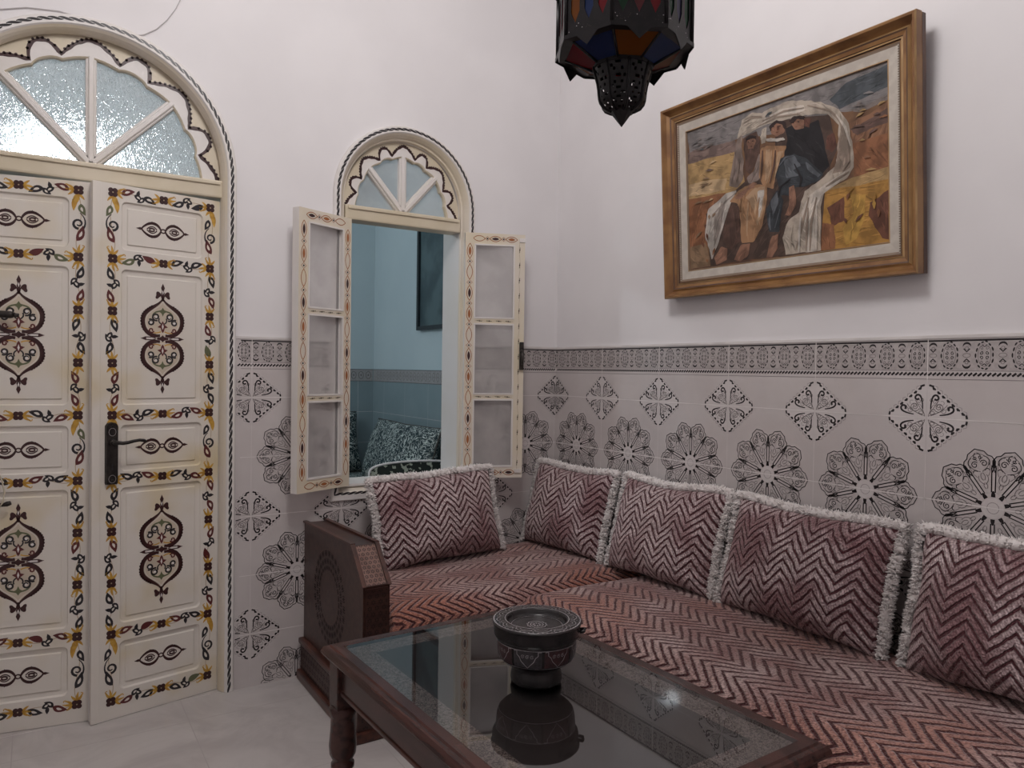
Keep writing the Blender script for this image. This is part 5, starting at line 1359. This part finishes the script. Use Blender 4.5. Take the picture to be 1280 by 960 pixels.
# ================================================================== the next room, seen through the window
def soft_cushion(seed, W, H, T, loc, rot, label, side=False):
    edge, th = cushion_shape(W, H, T, seed); mb = MB(); nu, nv = 26, 20
    for sg in (-1, 1):
        vs = []
        for j in range(nv+1):
            for i in range(nu+1):
                u = sin(pi/2*(2*i/nu-1)); v = sin(pi/2*(2*j/nv-1)); x, z = edge(u, v); vs.append((x, sg*th(u, v), z+H/2))
        mb.add(vs, [(j*(nu+1)+i, j*(nu+1)+i+1, (j+1)*(nu+1)+i+1, (j+1)*(nu+1)+i) for j in range(nv) for i in range(nu)], 'floral_teal', True)
    mb.v = mb.v
    r = thing('floral_pillow', label, 'pillow', loc, rot, 'floral pillows in the next room'); mb.build('cover', r)
    pts = []
    for i in range(81):
        t = i/80*4; s_ = int(min(t, 3.999)); f = t-s_
        u, v = [(-1+2*f, 1), (1, 1-2*f), (1-2*f, -1), (-1, -1+2*f)][s_]; x, z = edge(u, v); pts.append((x, 0, z+H/2))
    m2 = MB(); m2.tube(pts, .005, 'pillow_back', 6, True, False); m2.build('piping', r)
    return r
divan = thing('divan', 'low divan with dark floral seat seen through the window', 'sofa', (0, 0, 0))
mb = MB(); mb.bbox((-.66, .55, .02), (-.01, YB2-.012, .26), 'wood_dark', .01); mb.bbox((-2.1, 1.40, .02), (-.67, YB2-.012, .26), 'wood_dark', .01); mb.build('base', divan)
o = mattress('seat', (-.70, .55, .262), (-.01, YB2-.012, .42), (.05, .05, .05), .01, 'floral_teal', 8., .05); o.parent = divan
o = mattress('seat', (-2.1, 1.38, .262), (-.705, YB2-.012, .42), (.05, .05, .05), .01, 'floral_teal', 9., .05); o.parent = divan
soft_cushion(11.2, .80, .36, .17, (-.19, 1.30, .430), (radians(-17), 0, radians(-88)), 'large dark floral pillow against the tiled wall, seen through the middle of the window')
soft_cushion(12.6, .50, .38, .17, (-.39, 1.87, .435), (radians(-16), 0, radians(2)), 'dark floral pillow at the far corner, just right of the left casement')
# near cushion with rolled pale back edge
nb = thing('armrest_cushion', 'arched dark cushion with pale speckled edge just beyond the window sill', 'cushion', (-.33, .66, .425), (radians(-8), 0, radians(-12)))
mb = MB(); pr = []
for i in range(25):
    a = pi*i/24; pr.append((-.24*cos(a), .13+.085*max(0, sin(a))**.40))
pr = [(-.24, 0)] + pr + [(.24, 0)]
nn = len(pr); mb.add([(x, -.055, z) for x, z in pr]+[(x, .055, z) for x, z in pr], [tuple(range(nn))[::-1], tuple(range(nn, 2*nn))], 'floral_dark')
mb.add([(x, -.055, z) for x, z in pr]+[(x, .055, z) for x, z in pr], [(i, i+1, nn+i+1, nn+i) for i in range(nn-1)], 'speckle_grey')
mb.build('cover', nb)
mb = MB(); mb.tube([(x, -.055, z) for x, z in pr], .006, 'fringe_white', 6); mb.build('piping', nb)
fp = thing('wall_picture', 'dark framed picture on the blue lit wall of the next room', 'picture', (-.004, 1.07, 1.60), (0, 0, 0))
mb = MB(); y, z = .27, .295
for a, b in (((-.024, -y, -z), (0, y, -z+.022)), ((-.024, -y, z-.022), (0, y, z)), ((-.024, -y, -z+.0221), (0, -y+.022, z-.0221)), ((-.024, y-.022, -z+.0221), (0, y, z-.0221))): mb.box(a, b, 'far_frame')
mb.build('frame', fp)
mb = MB(); mb.box((-.010, -y+.0225, -z+.0225), (-.002, y-.0225, z-.0225), 'far_picture'); mb.build('print', fp)
# hanging lamp of the next room (also what glows behind the door's fanlight)
BX, BY, BZ = -1.80, 1.07, 2.036
hb = thing('pendant_bulb', 'bare bright bulb hanging behind the frosted fanlight of the door', 'lamp', (BX, BY, BZ))
mb = MB(); mb.lathe([(.001, -.045), (.016, -.042), (.027, -.030), (.031, -.012), (.028, .008), (.018, .026), (.014, .036)], 'bulb_glow', 20); mb.build('bulb', hb)
mb = MB(); mb.lathe([(.0145, .034), (.017, .038), (.017, .075), (.006, .085), (.003, .088)], 'iron', 16); mb.tube([(0, 0, .085), (0, 0, ZC-BZ-.001)], .003, 'iron', 6); mb.build('socket', hb)

# ================================================================== light
def point(name, loc, col, w, rad):
    l = bpy.data.lights.new(name, 'POINT'); l.energy = w; l.color = col; l.shadow_soft_size = rad
    o = bpy.data.objects.new(name, l); COL.objects.link(o); o.location = loc; return o
point('next_room_light', (BX, BY, BZ), (.80, .915, 1.0), 36, .045)
point('ceiling_light', (-1.30, -1.45, 2.74), (1.0, .968, .962), 40, .22)
w = bpy.data.worlds.new('world'); bpy.context.scene.world = w; w.use_nodes = True
w.node_tree.nodes['Background'].inputs[0].default_value = (.6, .7, .8, 1); w.node_tree.nodes['Background'].inputs[1].default_value = .05

# ================================================================== camera
cd = bpy.data.cameras.new('camera'); cam = bpy.data.objects.new('camera', cd); COL.objects.link(cam)
cd.sensor_width = 36; cd.lens = 932.248/1280*36; cd.clip_start = .02
yaw, pit, rol = .568738, -.0184495, .0141054
fw = Vector((sin(yaw)*cos(pit), cos(yaw)*cos(pit), sin(pit))); r = fw.cross(Vector((0, 0, 1))).normalized(); u = r.cross(fw)
R = r*cos(rol)+u*sin(rol); U = -r*sin(rol)+u*cos(rol)
M = Matrix((R, U, -fw)).transposed().to_4x4(); M.translation = Vector((-1.87651794, -2.58729291, 1.0832787)); cam.matrix_world = M
sc = bpy.context.scene; sc.camera = cam
sc.view_settings.view_transform = 'Standard'; sc.view_settings.look = 'None'; sc.view_settings.gamma = 1; sc.view_settings.exposure = 0
try: sc.view_settings.use_curve_mapping = False
except Exception: pass
sc.cycles.max_bounces = 10; sc.cycles.transparent_max_bounces = 12; sc.cycles.sample_clamp_indirect = 6
